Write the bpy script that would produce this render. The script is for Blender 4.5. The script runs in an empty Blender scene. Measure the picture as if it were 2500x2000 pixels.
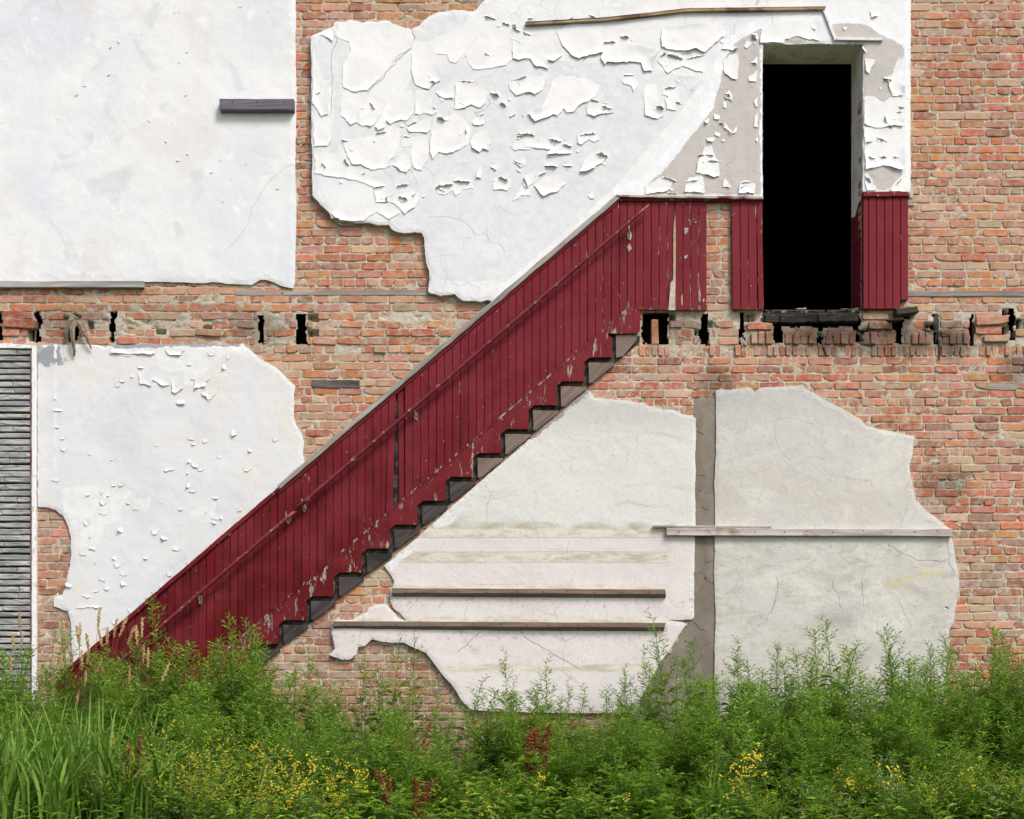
import bpy, math, random
import numpy as np
from mathutils import Vector, Matrix
from mathutils.geometry import delaunay_2d_cdt

sc = bpy.context.scene
col = sc.collection
R = math.radians

# ------------------------------------------------------------------ camera, sky, sun, exposure
DIST, CAMZ, S = 11.6, 1.6, 300.0          # camera distance from the wall, eye height, wall scale (photo px per metre)
cam_d = bpy.data.cameras.new('camera')
cam = bpy.data.objects.new('camera', cam_d)
col.objects.link(cam)
cam.location = (0, -DIST, CAMZ)
cam.rotation_euler = (R(90), 0, 0)
cam_d.sensor_width = 36
cam_d.sensor_fit = 'HORIZONTAL'
cam_d.lens = 36 * DIST / (2500 / S)
cam_d.shift_y = 0.24                      # rising-front view, verticals stay parallel
cam_d.clip_end = 1000
sc.camera = cam

SUN_EL, SUN_AZ = 50, 38                   # azimuth: degrees to the right of straight behind the camera
world = bpy.data.worlds.new('World')
sc.world = world
world.use_nodes = True
wn = world.node_tree
sky = wn.nodes.new('ShaderNodeTexSky')
sky.sky_type = 'NISHITA'
sky.sun_disc = False
sky.sun_elevation = R(SUN_EL)
sky.sun_rotation = R(180 - SUN_AZ)
sky.air_density = 1.0
sky.dust_density = 4.0
sky.ozone_density = 1.0
wn.links.new(sky.outputs[0], wn.nodes['Background'].inputs[0])
wn.nodes['Background'].inputs[1].default_value = 0.11
sun_d = bpy.data.lights.new('sun', 'SUN')
sun_d.energy = 1.5
sun_d.angle = R(16)
sun_d.color = (1.0, 0.955, 0.90)
sun = bpy.data.objects.new('sun', sun_d)
col.objects.link(sun)
sv = Vector((math.sin(R(SUN_AZ)) * math.cos(R(SUN_EL)), -math.cos(R(SUN_AZ)) * math.cos(R(SUN_EL)), math.sin(R(SUN_EL))))
sun.rotation_euler = sv.to_track_quat('Z', 'Y').to_euler()
sun.location = sv * 30
sc.view_settings.view_transform = 'Standard'
sc.view_settings.look = 'None'
sc.view_settings.exposure = 0.75
sc.view_settings.gamma = 1.0
sc.cycles.max_bounces = 6
sc.cycles.diffuse_bounces = 3
sc.cycles.glossy_bounces = 2
sc.cycles.transmission_bounces = 3

# ------------------------------------------------------------------ helpers
def WX(px): return (px - 1250) / S
def WZ(py): return (1600 - py) / S + CAMZ
def crop(pts, x0, y0, s): return [(x0 + x / s, y0 + y / s) for x, y in pts]

def lin(c):
    return tuple((v / 255 / 12.92) if v / 255 <= .04045 else ((v / 255 + .055) / 1.055) ** 2.4 for v in c)
def alb(*c): return tuple(min(.9, v * .92) for v in lin(c)) + (1,)

def h2(ix, iy, seed):
    n = (ix.astype(np.int64) * 374761393 + iy.astype(np.int64) * 668265263 + seed * 974634777) & 0x7fffffff
    n = ((n ^ (n >> 13)) * 1274126177) & 0x7fffffff
    n = (n ^ (n >> 16)) & 0xffff
    return n / 65535.0
def vnoise(x, y, seed=0):
    x = np.asarray(x, float); y = np.asarray(y, float)
    ix = np.floor(x); iy = np.floor(y); fx = x - ix; fy = y - iy
    fx = fx * fx * (3 - 2 * fx); fy = fy * fy * (3 - 2 * fy)
    a = h2(ix, iy, seed); b = h2(ix + 1, iy, seed); c = h2(ix, iy + 1, seed); d = h2(ix + 1, iy + 1, seed)
    return (a + (b - a) * fx) * (1 - fy) + (c + (d - c) * fx) * fy
def fbm(x, y, seed=0, octv=4):
    s = 0; a = .5; t = 0
    for o in range(octv):
        s = s + a * vnoise(np.asarray(x) * 2 ** o, np.asarray(y) * 2 ** o, seed + o * 17); t += a; a *= .5
    return s / t * 2 - 1                      # about -1..1

def dens(poly, step, closed=True):
    out = []
    n = len(poly)
    for i in range(n if closed else n - 1):
        a = np.array(poly[i], float); b = np.array(poly[(i + 1) % n], float)
        k = max(1, int(np.linalg.norm(b - a) / step))
        for j in range(k): out.append(a + (b - a) * j / k)
    if not closed: out.append(np.array(poly[-1], float))
    return np.array(out)
def jag(poly, step=7, amp=2.2, seed=0, freq=.045, closed=True):
    p = dens(poly, step, closed)
    nx = fbm(p[:, 0] * freq, p[:, 1] * freq, seed, 3); ny = fbm(p[:, 0] * freq + 71, p[:, 1] * freq + 13, seed + 5, 3)
    nx2 = fbm(p[:, 0] * .17, p[:, 1] * .17, seed + 9, 2); ny2 = fbm(p[:, 0] * .17, p[:, 1] * .17, seed + 11, 2)
    return p + np.stack([nx * amp + nx2 * amp * .6, ny * amp + ny2 * amp * .6], 1)
def inside(P, poly):
    P = np.asarray(P, float); poly = np.asarray(poly, float)
    r = np.zeros(len(P), bool); x = P[:, 0]; y = P[:, 1]
    x0, y0 = poly[-1]
    for x1, y1 in poly:
        c = ((y1 > y) != (y0 > y))
        if y0 != y1: r ^= c & (x < (x0 - x1) * (y - y1) / (y0 - y1) + x1)
        x0, y0 = x1, y1
    return r
def pdist(P, poly, closed=True):
    P = np.asarray(P, float); poly = np.asarray(poly, float)
    d = np.full(len(P), 1e9); n = len(poly)
    for i in range(n if closed else n - 1):
        a = poly[i]; ab = poly[(i + 1) % n] - a; L = (ab ** 2).sum() + 1e-9
        t = np.clip(((P - a) @ ab) / L, 0, 1)
        d = np.minimum(d, np.hypot(P[:, 0] - a[0] - t * ab[0], P[:, 1] - a[1] - t * ab[1]))
    return d
def sdist(P, poly):                           # positive inside
    d = pdist(P, poly); return np.where(inside(P, poly), d, -d)
def area(p): p = np.asarray(p); return .5 * np.sum(p[:, 0] * np.roll(p[:, 1], -1) - np.roll(p[:, 0], -1) * p[:, 1])

def tag(o, label=None, cat=None, group=None, kind=None):
    if label: o['label'] = label
    if cat: o['category'] = cat
    if group: o['group'] = group
    if kind: o['kind'] = kind
    return o
def link(name, me, parent=None, mat=None):
    o = bpy.data.objects.new(name, me)
    col.objects.link(o)
    if mat is not None and me is not None and not me.materials: me.materials.append(mat)
    if parent is not None: o.parent = parent
    return o
def thing(name, label, cat, group=None):
    o = bpy.data.objects.new(name, None); col.objects.link(o); o.empty_display_size = .1
    return tag(o, label, cat, group)
def mesh(name, V, F, attr=None, smooth=False):
    me = bpy.data.meshes.new(name)
    me.from_pydata([tuple(v) for v in V], [], [tuple(int(i) for i in f) for f in F])
    if attr:
        for k, a in attr.items():
            a = np.asarray(a, np.float32)
            if a.ndim == 1:
                at = me.attributes.new(k, 'FLOAT', 'POINT'); at.data.foreach_set('value', a)
            else:
                at = me.attributes.new(k, 'FLOAT_COLOR', 'POINT'); at.data.foreach_set('color', a.ravel())
    if smooth: me.polygons.foreach_set('use_smooth', [True] * len(me.polygons))
    me.update()
    return me

def slab(poly, y0, y1, bev=.003, wob=0, seed=0):
    """outline in photo px -> prism from depth y0 (back) to y1 (front, smaller y), bevelled front rim"""
    p = np.asarray(poly, float)
    if area(p) > 0: p = p[::-1]               # px space is y-down: make it counter-clockwise seen from the camera
    W = np.stack([(p[:, 0] - 1250) / S, (1600 - p[:, 1]) / S + CAMZ], 1)
    n = len(W)
    e = np.roll(W, -1, 0) - W; e /= (np.linalg.norm(e, axis=1, keepdims=True) + 1e-9)
    nrm = np.stack([-e[:, 1], e[:, 0]], 1); m = nrm + np.roll(nrm, 1, 0)
    m /= np.maximum(np.linalg.norm(m, axis=1, keepdims=True), .35); 
    I = W + m * bev
    rnd = np.random.RandomState(seed); w = (rnd.rand(n) - .5) * wob
    V = [(a, y0, b) for a, b in W] + [(a, y1 + bev, b) for a, b in W] + [(a, y1 + w[i], b) for i, (a, b) in enumerate(I)]
    F = []
    for i in range(n):
        j = (i + 1) % n
        F += [(i, j, n + j, n + i), (n + i, n + j, 2 * n + j, 2 * n + i)]
    F.append(tuple(range(2 * n, 3 * n)))
    return V, F
def rect(x0, y0, x1, y1): return [(x0, y0), (x1, y0), (x1, y1), (x0, y1)]
def slab_obj(name, poly, y0, y1, mat, parent=None, bev=.003, wob=0, seed=0, attr=None):
    V, F = slab(poly, y0, y1, bev, wob, seed)
    return link(name, mesh(name, V, F, attr), parent, mat)

# ------------------------------------------------------------------ material helpers
class M:
    def __init__(s, name):
        s.m = bpy.data.materials.new(name); s.m.use_nodes = True
        s.nt = s.m.node_tree; s.nt.nodes.clear()
        s.out = s.n('ShaderNodeOutputMaterial'); s._pos = None
    def n(s, t, props=None, **ins):
        nd = s.nt.nodes.new(t)
        for k, v in (props or {}).items(): setattr(nd, k, v)
        for k, v in ins.items():
            s.set(nd.inputs[k.replace('_', ' ')], v)
        return nd
    def set(s, sock, v):
        if isinstance(v, bpy.types.NodeSocket): s.nt.links.new(v, sock)
        else: sock.default_value = v
    def pos(s):
        if not s._pos: s._pos = s.n('ShaderNodeNewGeometry').outputs['Position']
        return s._pos
    def objco(s): return s.n('ShaderNodeTexCoord').outputs['Object']
    def map(s, vec, scale=(1, 1, 1), rot=(0, 0, 0), loc=(0, 0, 0)):
        return s.n('ShaderNodeMapping', Vector=vec, Scale=scale, Rotation=rot, Location=loc).outputs[0]
    def noise(s, scale, detail=4, rough=.55, vec=None, dist=0):
        return s.n('ShaderNodeTexNoise', Vector=vec or s.pos(), Scale=scale, Detail=detail, Roughness=rough, Distortion=dist).outputs[0]
    def vor(s, scale, feature='F1', vec=None, rnd=1):
        return s.n('ShaderNodeTexVoronoi', dict(feature=feature), Vector=vec or s.pos(), Scale=scale, Randomness=rnd).outputs['Distance']
    def ss(s, v, a, b, lo=0, hi=1):
        nd = s.nt.nodes.new('ShaderNodeMapRange'); nd.interpolation_type = 'SMOOTHSTEP'
        s.set(nd.inputs[0], v)
        for i, x in enumerate((a, b, lo, hi)): s.set(nd.inputs[i + 1], x)
        return nd.outputs[0]
    def ma(s, op, a, b=0., clamp=False):
        nd = s.nt.nodes.new('ShaderNodeMath'); nd.operation = op; nd.use_clamp = clamp
        s.set(nd.inputs[0], a); s.set(nd.inputs[1], b); return nd.outputs[0]
    def mix(s, f, a, b, blend='MIX'):
        nd = s.nt.nodes.new('ShaderNodeMix'); nd.data_type = 'RGBA'; nd.blend_type = blend
        s.set(nd.inputs[0], f); s.set(nd.inputs[6], a); s.set(nd.inputs[7], b); return nd.outputs[2]
    def attr(s, name, sep=False):
        nd = s.n('ShaderNodeAttribute', dict(attribute_name=name))
        if sep:
            q = s.n('ShaderNodeSeparateColor', Color=nd.outputs['Color']); return q.outputs[0], q.outputs[1], q.outputs[2]
        return nd
    def xyz(s, v=None):
        q = s.n('ShaderNodeSeparateXYZ', Vector=v or s.pos()); return q.outputs
    def bump(s, h, dist=.004, strength=1., nrm=None):
        nd = s.n('ShaderNodeBump', Height=h, Distance=dist, Strength=strength)
        if nrm: s.set(nd.inputs['Normal'], nrm)
        return nd.outputs[0]
    def fin(s, colr, rough=.85, nrm=None, spec=.3):
        b = s.n('ShaderNodeBsdfPrincipled', Base_Color=colr, Roughness=rough)
        b.inputs['Specular IOR Level'].default_value = spec
        if nrm: s.set(b.inputs['Normal'], nrm)
        s.nt.links.new(b.outputs[0], s.out.inputs[0]); s.bsdf = b
        return s.m

def plaster_mat(name, base, stains=(), cR=None, cG=None, cB=None, crack=.0, crack_scale=3.2, rough=.8, bumpd=.003, custom=None, hair=(95, 88, 80), mw=.04, speck=.12):
    k = M(name)
    c = base
    big = k.noise(.9, 5, .6)
    for cc, scale, lo, hi, amt, stretch in stains:
        v = k.map(k.pos(), stretch)
        f = k.ma('MULTIPLY', k.ss(k.noise(scale, 6, .62, v, .6), lo, hi), amt)
        c = k.mix(f, c, cc)
    if custom: c = custom(k, c)
    if cR or cG or cB:
        r, g, b = k.attr('mask', True)
        w1 = k.noise(9, 6, .7); w2 = k.noise(38, 4, .65)
        wob = k.ma('ADD', k.ma('MULTIPLY', k.ma('SUBTRACT', w1, .5), .7), k.ma('MULTIPLY', k.ma('SUBTRACT', w2, .5), .35))
        for ch, cc in ((r, cR), (g, cG), (b, cB)):
            if cc: 
                cv = k.mix(k.ss(k.noise(14, 5, .6), .35, .7), cc, tuple(x * .92 for x in cc[:3]) + (1,))
                c = k.mix(k.ss(k.ma('ADD', ch, wob), .5 - mw, .5 + mw), c, cv)
    # speckle and hairline cracks
    c = k.mix(k.ma('MULTIPLY', k.ss(k.noise(60, 5, .8), .51, .68), speck), c, alb(120, 112, 104))
    c = k.mix(k.ma('MULTIPLY', k.ss(k.noise(22, 7, .8, k.map(k.pos(), (.55, 1, 1.2))), .49, .62), speck * .7), c, tuple(x * .8 for x in base[:3]) + (1,))
    if crack:
        dv = k.n('ShaderNodeVectorMath', dict(operation='ADD'))
        nn = k.n('ShaderNodeTexNoise', Vector=k.pos(), Scale=5., Detail=5.)
        sc_ = k.n('ShaderNodeVectorMath', dict(operation='SCALE')); k.set(sc_.inputs[0], nn.outputs['Color']); sc_.inputs['Scale'].default_value = .22
        k.set(dv.inputs[0], k.pos()); k.set(dv.inputs[1], sc_.outputs[0])
        e = k.vor(crack_scale, 'DISTANCE_TO_EDGE', k.map(dv.outputs[0], (1, 0.001, 1)))
        cm = k.ma('MULTIPLY', k.ss(e, 0., .014, 1, 0), k.ma('MULTIPLY', k.ss(k.noise(1.3, 3, .5), .45, .62), crack))
        c = k.mix(cm, c, alb(*hair))
    h = k.ma('ADD', k.ma('MULTIPLY', k.noise(7, 6, .6), 1.), k.ma('MULTIPLY', k.noise(55, 5, .65), .22))
    k.fin(c, rough, k.bump(h, bumpd), .25)
    return k.m

def wood_mat(name, c1, c2, c3=None, rough=.85, scale=1., bump=.003, specks=None):
    """weathered wood, grain along local X"""
    k = M(name); v = k.objco()
    rnd = k.n('ShaderNodeObjectInfo').outputs['Random']
    vv = k.n('ShaderNodeVectorMath', dict(operation='ADD')); k.set(vv.inputs[0], v)
    cx = k.n('ShaderNodeCombineXYZ', X=k.ma('MULTIPLY', rnd, 37.), Y=k.ma('MULTIPLY', rnd, 11.), Z=k.ma('MULTIPLY', rnd, 23.)).outputs[0]
    k.set(vv.inputs[1], cx); v = vv.outputs[0]
    g = k.noise(9 * scale, 6, .65, k.map(v, (.12, 1.2, 1.6)), 1.6)
    g2 = k.noise(60 * scale, 4, .6, k.map(v, (.05, 1, 1)), .4)
    c = k.mix(k.ss(g, .35, .65), c1, c2)
    c = k.mix(k.ma('MULTIPLY', k.ss(g2, .52, .72), .55), c, tuple(x * .35 for x in c1[:3]) + (1,))
    if c3: c = k.mix(k.ss(k.noise(3.5, 4, .6, v), .5, .66), c, c3)
    if specks: c = k.mix(k.ss(k.noise(22, 3, .6, v), .66, .72), c, specks)
    hgt = k.ma('ADD', k.ma('MULTIPLY', g2, .6), g)
    return k.fin(c, rough, k.bump(hgt, bump), .25)

# ------------------------------------------------------------------ traced outlines (photo px on the wall plane)
T_CAP, T_UND = .856, .852
def cap_y(x): return 479 + (1511 - x) * T_CAP            # top edge of the stair panelling
def str_y(x): return 759 + (1531 - x) * .8475            # top edge of the stepped string
def und_y(x): return 955 + (1425 - x) * T_UND            # underside of the old stair
STEP_Y = lambda k: 818 + 58.1 * k
STEP_X = lambda k: 1560 - 67.6 * k

out_A = [(-420, -200), (722, -200), (722, 120), (724, 240), (723, 300), (721, 420), (724, 500), (722, 600), (720, 690), (716, 706), (690, 700),
         (668, 690), (650, 684), (636, 684), (615, 697), (560, 694), (520, 690), (500, 693), (430, 690), (355, 689), (150, 690), (0, 690), (-420, 690)]
out_D = crop([(215, 325), (395, 245), (405, 215), (425, 205), (500, 205), (530, 187), (590, 195), (650, 210), (680, 197), (760, 205), (835, 195), (875, 205),
              (890, 225), (935, 240), (1000, 255), (1060, 270), (1075, 255), (1120, 235), (1150, 200), (1190, 165), (1270, 125), (1340, 118), (1390, 100),
              (1470, 105), (1560, 115), (1590, 105), (1640, 50), (1700, 0)], 700, 0, 3.45) + \
        [(1240, -60), (1300, -200), (2220, -200), (2220, 478), (2104, 478), (2104, 112), (1860, 112), (1860, 484), (1511, 484), (1400, 585), (1206, 745)] + \
        crop([(1700, 808), (1640, 825), (1560, 820), (1480, 818), (1440, 790), (1415, 765), (1330, 770), (1300, 780), (1215, 755), (1195, 735), (1205, 640),
              (1200, 560), (1175, 500), (1168, 420), (1165, 330), (1160, 290), (1140, 250), (1080, 245), (1000, 252), (940, 245), (880, 215), (865, 187),
              (780, 185), (690, 165), (590, 168), (540, 160), (450, 150), (435, 130), (380, 130), (370, 90), (290, 15)], 700, 500, 3.45) + \
        crop([(282, 1725), (225, 1660), (218, 1500), (222, 1400), (215, 1100), (215, 700), (210, 400)], 700, 0, 3.45)
out_E = crop([(250, 440), (300, 430), (460, 426), (720, 432), (1000, 425), (1300, 427), (1560, 425), (1585, 450), (1640, 490), (1710, 540), (1780, 580),
              (1850, 650), (1897, 690), (1885, 760), (1885, 900), (1905, 950), (1940, 1000), (1955, 1060), (1945, 1130), (1957, 1190)], 0, 680, 2.629) + \
        crop([(1560, 0), (1440, 60), (1390, 85), (1330, 125), (1290, 150), (1220, 210), (1120, 290), (1060, 340), (960, 440), (890, 500), (800, 580),
              (740, 630), (640, 710), (540, 800), (470, 860), (385, 930), (380, 800), (375, 680), (360, 630), (320, 615), (285, 605), (290, 560),
              (330, 545), (350, 500), (355, 450), (370, 400), (378, 330), (375, 250), (365, 190), (335, 130), (290, 95), (203, 80)], 0, 1200, 2.156) + [(94, 1050), (94, 860)]
out_G = crop([(440, 195), (470, 180), (500, 215), (520, 250), (600, 265), (700, 262), (780, 265), (870, 290), (930, 295), (1000, 330), (1100, 350), (1180, 350),
              (1240, 380), (1300, 395), (1375, 425), (1375, 600), (1365, 750), (1375, 870), (1365, 1000), (1372, 1300), (1365, 1500), (1362, 1725)], 1300, 900, 3.45) + \
        crop([(1520, 0), (1518, 30), (1500, 42), (1345, 46), (1430, 60), (1470, 72), (1420, 130), (1330, 280), (1300, 315), (1250, 385), (1215, 470), (1150, 570),
              (1095, 680), (1070, 740), (1000, 738), (700, 742), (200, 735)], 1200, 1500, 3.08) + \
        crop([(1150, 1390), (1070, 1300), (1020, 1220), (940, 1130), (880, 1050), (840, 990), (780, 960), (740, 948), (700, 930), (680, 918), (540, 915), (460, 893),
              (440, 915), (410, 945), (360, 950), (345, 1000), (300, 1035), (240, 1035), (160, 1005), (200, 960), (190, 900), (175, 850), (185, 790), (200, 764),
              (320, 760), (380, 720), (415, 705), (430, 670), (480, 650), (560, 650), (600, 690), (640, 745), (700, 764), (655, 715), (612, 680), (592, 640), (580, 600),
              (585, 570), (600, 530), (610, 490), (590, 450), (560, 410), (540, 375), (600, 330), (700, 240), (830, 130), (960, 10)], 750, 1250, 2.875)
out_I = [(1747, 955)] + crop([(1640, 185), (1720, 175), (1810, 160), (1850, 180), (1870, 210), (1890, 180), (1910, 165)], 1300, 900, 3.45) + \
        crop([(145, 140), (200, 135), (320, 130), (450, 122), (475, 140), (520, 165), (570, 200), (650, 240), (700, 265), (780, 310), (850, 350), (890, 390),
              (930, 410), (1000, 430), (1100, 445), (1235, 478), (1228, 550), (1230, 600), (1205, 680), (1215, 760), (1235, 850), (1250, 920), (1300, 980),
              (1380, 1040), (1450, 1100), (1490, 1125), (1495, 1185), (1510, 1230), (1525, 1330), (1550, 1440), (1550, 1520), (1535, 1620), (1520, 1725)], 1800, 900, 2.874) + \
        crop([(1635, 130), (1620, 220), (1590, 270), (1580, 400), (1580, 500), (1570, 700)], 1800, 1450, 3.08) + \
        [(2300, 1760), (2240, 1830), (1960, 1840), (1744, 1830), (1744, 1600), (1747, 1500), (1743, 1400), (1746, 1250), (1743, 1180), (1747, 1110), (1748, 1040)]
out_H = [(1696, 974), (1750, 972), (1752, 1860), (1520, 1860), (1500, 1730), (1540, 1650), (1600, 1560), (1640, 1505), (1690, 1495)]     # bare scratch coat
door = rect(1860, 112, 2104, 757)
wains = [(1511, 479), (1724, 479), (1724, 757), (1562, 764), (1562, 818), (1562, und_y(1562)), (938, und_y(938)), (600, und_y(600)), (300, 1960), (60, 1960), (200, cap_y(200))]
wains2 = rect(1785, 485, 1860, 757)
wains3 = rect(2104, 478, 2214, 757)
clad = rect(-420, 850, 93, 1900)
COVERS = [out_A, out_D, out_E, out_G, out_I, out_H, wains, wains2, wains3, clad]
# joist pockets: (x0, y0, x1, y1)
def crect(c, x0, y0, s): return (x0 + c[0] / s, y0 + c[1] / s, x0 + c[2] / s, y0 + c[3] / s)
POCK = [crect(c, 0, 680, 2.629) for c in ((-60, 205, 18, 400), (225, 208, 268, 415), (436, 225, 500, 405), (703, 212, 745, 412), (1655, 235, 1694, 425), (1900, 225, 1972, 425))]
POCK += [crect(c, 1400, 450, 3.593) for c in ((603, 1120, 836, 1402), (1112, 1125, 1190, 1412), (1455, 1125, 1512, 1405))]
POCK += [crect(c, 1800, 450, 3.08) for c in ((268, 1020, 350, 1200), (592, 1060, 655, 1205), (862, 1020, 930, 1185), (1185, 1020, 1250, 1195), (1468, 968, 1525, 1205),
                                             (1750, 972, 1788, 1212), (2040, 930, 2092, 1175), (180, 950, 930, 1075))]
LOOSE = [crect(c, 0, 680, 2.629) for c in ((1972, 230, 2048, 272), (1972, 332, 2048, 372), (180, 320, 225, 400), (1000, 330, 1060, 360), (560, 280, 600, 330), (1300, 300, 1360, 330))]
LOOSE += [crect(c, 1800, 450, 3.08) for c in ((1130, 1010, 1185, 1090), (1250, 965, 1300, 1010), (1960, 1060, 2040, 1135), (1995, 935, 2040, 990), (60, 965, 130, 1035), (1400, 1040, 1470, 1100), (930, 1090, 990, 1140), (2095, 1010, 2140, 1080))]
LOOSE += [crect(c, 1400, 450, 3.593) for c in ((840, 1130, 890, 1200), (1060, 1280, 1112, 1330), (1190, 1200, 1225, 1250))]   # bricks fallen out: shallow recesses

def covered(P, erode):
    r = np.zeros(len(P), bool)
    for c in COVERS:
        c = np.asarray(c); lo = c.min(0); hi = c.max(0)
        m = (P[:, 0] > lo[0]) & (P[:, 0] < hi[0]) & (P[:, 1] > lo[1]) & (P[:, 1] < hi[1]) & ~r
        if m.any():
            idx = np.where(m)[0]; r[idx[sdist(P[idx], c) > erode]] = True
    return r
def in_hole(x, y, pad=0):
    r = (x > 1860 - pad) & (x < 2104 + pad) & (y > 112 - pad) & (y < 757 + pad)
    x = x + 7 * fbm(x * .06, y * .06, 201, 3); y = y + 5 * fbm(x * .06 + 50, y * .06, 207, 3)
    for a, b, c, d in POCK: r = r | ((x > a - pad) & (x < c + pad) & (y > b - pad) & (y < d + pad))
    return r

# ------------------------------------------------------------------ materials of the wall
def brick_material():
    k = M('weathered brick')
    c = k.attr('bcol').outputs['Color']
    c = k.mix(k.ss(k.noise(26, 5, .65), .3, .75), k.mix(.28, c, (0, 0, 0, 1)), c)
    c = k.mix(k.ma('MULTIPLY', k.ss(k.noise(5, 4, .6), .5, .7), .25), c, alb(150, 118, 98))
    haze = k.ma('MULTIPLY', k.ss(k.noise(17, 6, .7), .40, .66), k.ss(k.noise(1.6, 3, .5), .3, .65, .4, .95))
    c = k.mix(haze, c, alb(188, 172, 152))
    c = k.mix(k.ss(k.noise(70, 2, .5), .68, .74), c, alb(70, 48, 40))
    c = soot(k, c)
    h = k.ma('ADD', k.noise(30, 6, .7), k.ma('MULTIPLY', k.noise(120, 3, .6), .3))
    return k.fin(c, .9, k.bump(h, .004), .2)
def blob(k, px, py, rx, ry):
    q = k.n('ShaderNodeVectorMath', dict(operation='MULTIPLY')); 
    s_ = k.n('ShaderNodeVectorMath', dict(operation='SUBTRACT')); k.set(s_.inputs[0], k.pos()); s_.inputs[1].default_value = (WX(px), 0, WZ(py))
    k.set(q.inputs[0], s_.outputs[0]); q.inputs[1].default_value = (S / rx, 0, S / ry)
    L = k.n('ShaderNodeVectorMath', dict(operation='LENGTH')); k.set(L.inputs[0], q.outputs[0])
    return k.ss(k.ma('ADD', L.outputs['Value'], k.ma('MULTIPLY', k.noise(6, 5, .65), .9)), .75, 1.5, 1, 0)
def soot(k, c):
    for px, py, rx, ry, a in ((2308, 1182, 95, 70, .42), (2120, 830, 360, 60, .62), (1650, 800, 120, 50, .45), (2010, 800, 150, 60, .6), (160, 780, 150, 60, .4), (640, 800, 120, 60, .4), (2480, 900, 60, 60, .5), (2330, 830, 60, 60, .55), (420, 760, 260, 30, .25), (1745, 930, 60, 60, .45)):
        c = k.mix(k.ma('MULTIPLY', blob(k, px, py, rx, ry), a), c, alb(66, 58, 52))
    z = k.ma('ADD', k.xyz()[2], k.ma('MULTIPLY', k.ma('SUBTRACT', k.noise(2.2, 6, .65), .5), 1.4))
    c = k.mix(k.ma('MULTIPLY', k.ss(z, .55, 1.45, 1, 0), .42), c, alb(112, 98, 78))
    c = k.mix(k.ma('MULTIPLY', k.ss(k.noise(.8, 6, .65, k.map(k.pos(), (1.6, 1, .7))), .5, .72), .13), c, alb(104, 86, 72))
    return c
def mortar_material():
    k = M('lime mortar')
    c = k.mix(k.ss(k.noise(4, 5, .6), .35, .65), alb(192, 180, 159), alb(205, 197, 180))
    c = k.mix(k.ss(k.noise(28, 4, .7), .52, .72), c, alb(158, 146, 130))
    c = soot(k, c)
    h = k.ma('ADD', k.noise(45, 6, .75), k.noise(140, 3, .6))
    return k.fin(c, .95, k.bump(h, .005), .15)
m_brick = brick_material()
m_mortar = mortar_material()
k = M('pocket black'); m_dark = k.fin(k.mix(k.ss(k.noise(12), .4, .6), alb(34, 28, 25), alb(58, 48, 42)), .95)
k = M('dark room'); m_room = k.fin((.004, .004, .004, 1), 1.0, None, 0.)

# ------------------------------------------------------------------ ground and room behind the doorway
k = M('soil and leaf litter')
k.fin(k.mix(k.ss(k.noise(1.5, 6), .4, .6), (.06, .055, .03, 1), (.05, .085, .025, 1)), .95, k.bump(k.noise(9, 6), .03))
GR = .40
V = [(-150, -300, 0), (150, -300, 0), (150, -9, 0), (150, -4.5, GR), (150, .3, GR), (-150, .3, GR), (-150, -4.5, GR), (-150, -9, 0)]
tag(link('ground', mesh('ground', V, [(0, 1, 2, 7), (7, 2, 3, 6), (6, 3, 4, 5)]), None, k.m), kind='structure')

x0, x1, zt, zb = WX(1862), WX(2102), WZ(114), WZ(755)
RX0, RX1, RZ0, RZ1, RY0, RY1 = x0 - 1, x1 + 1.2, zb - .3, zt + .6, .36, 4.5
V = [(RX0, RY0, RZ0), (RX1, RY0, RZ0), (RX1, RY0, RZ1), (RX0, RY0, RZ1), (x0 - .01, RY0, zb - .05), (x1 + .01, RY0, zb - .05), (x1 + .01, RY0, zt + .01), (x0 - .01, RY0, zt + .01),
     (RX0, RY1, RZ0), (RX1, RY1, RZ0), (RX1, RY1, RZ1), (RX0, RY1, RZ1)]
F = [(0, 1, 5, 4), (1, 2, 6, 5), (2, 3, 7, 6), (3, 0, 4, 7), (8, 9, 10, 11), (0, 1, 9, 8), (1, 2, 10, 9), (2, 3, 11, 10), (3, 0, 8, 11)]
tag(link('interior_room', mesh('interior_room', V, F), None, m_room), kind='structure')

# ------------------------------------------------------------------ brick wall
rnd = random.Random(7)
wall = thing('brick_wall', 'old red and orange brick wall with pale mortar behind the plaster and stair', 'brick wall')
PAL = {'o': (212, 140, 94), 'r': (204, 118, 86), 's': (206, 146, 120), 'd': (188, 154, 130), 'b': (174, 114, 90), 'p': (180, 136, 120), 'l': (210, 170, 142), 'g': (168, 148, 132)}
def pick(px, py):
    if px < 780 and py > 1150: w = 'ddppbbsls'
    elif px < 1150 and py > 1500: w = 'ddbbpps'
    elif 720 < px < 770 and py < 500: w = 'oorrrbbp'
    elif py < 90 and px < 1300: w = 'ssloord'
    elif px > 2180 and py < 260: w = 'ooorsslr'
    elif px > 2180 and py < 700: w = 'oosslrrsbo'
    elif py > 860 and px > 1400: w = 'rrbssorsbsl' if py < 1150 else 'ssrrbposrdl'
    elif py > 740: w = 'sslrrodsosl'
    else: w = 'sorslsrboso'
    c = np.array(PAL[rnd.choice(w)], float)
    c = c * (1 + rnd.uniform(-.10, .10)) + np.array([rnd.uniform(-8, 8) for _ in range(3)])
    return alb(*np.clip(c, 20, 250))
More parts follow.
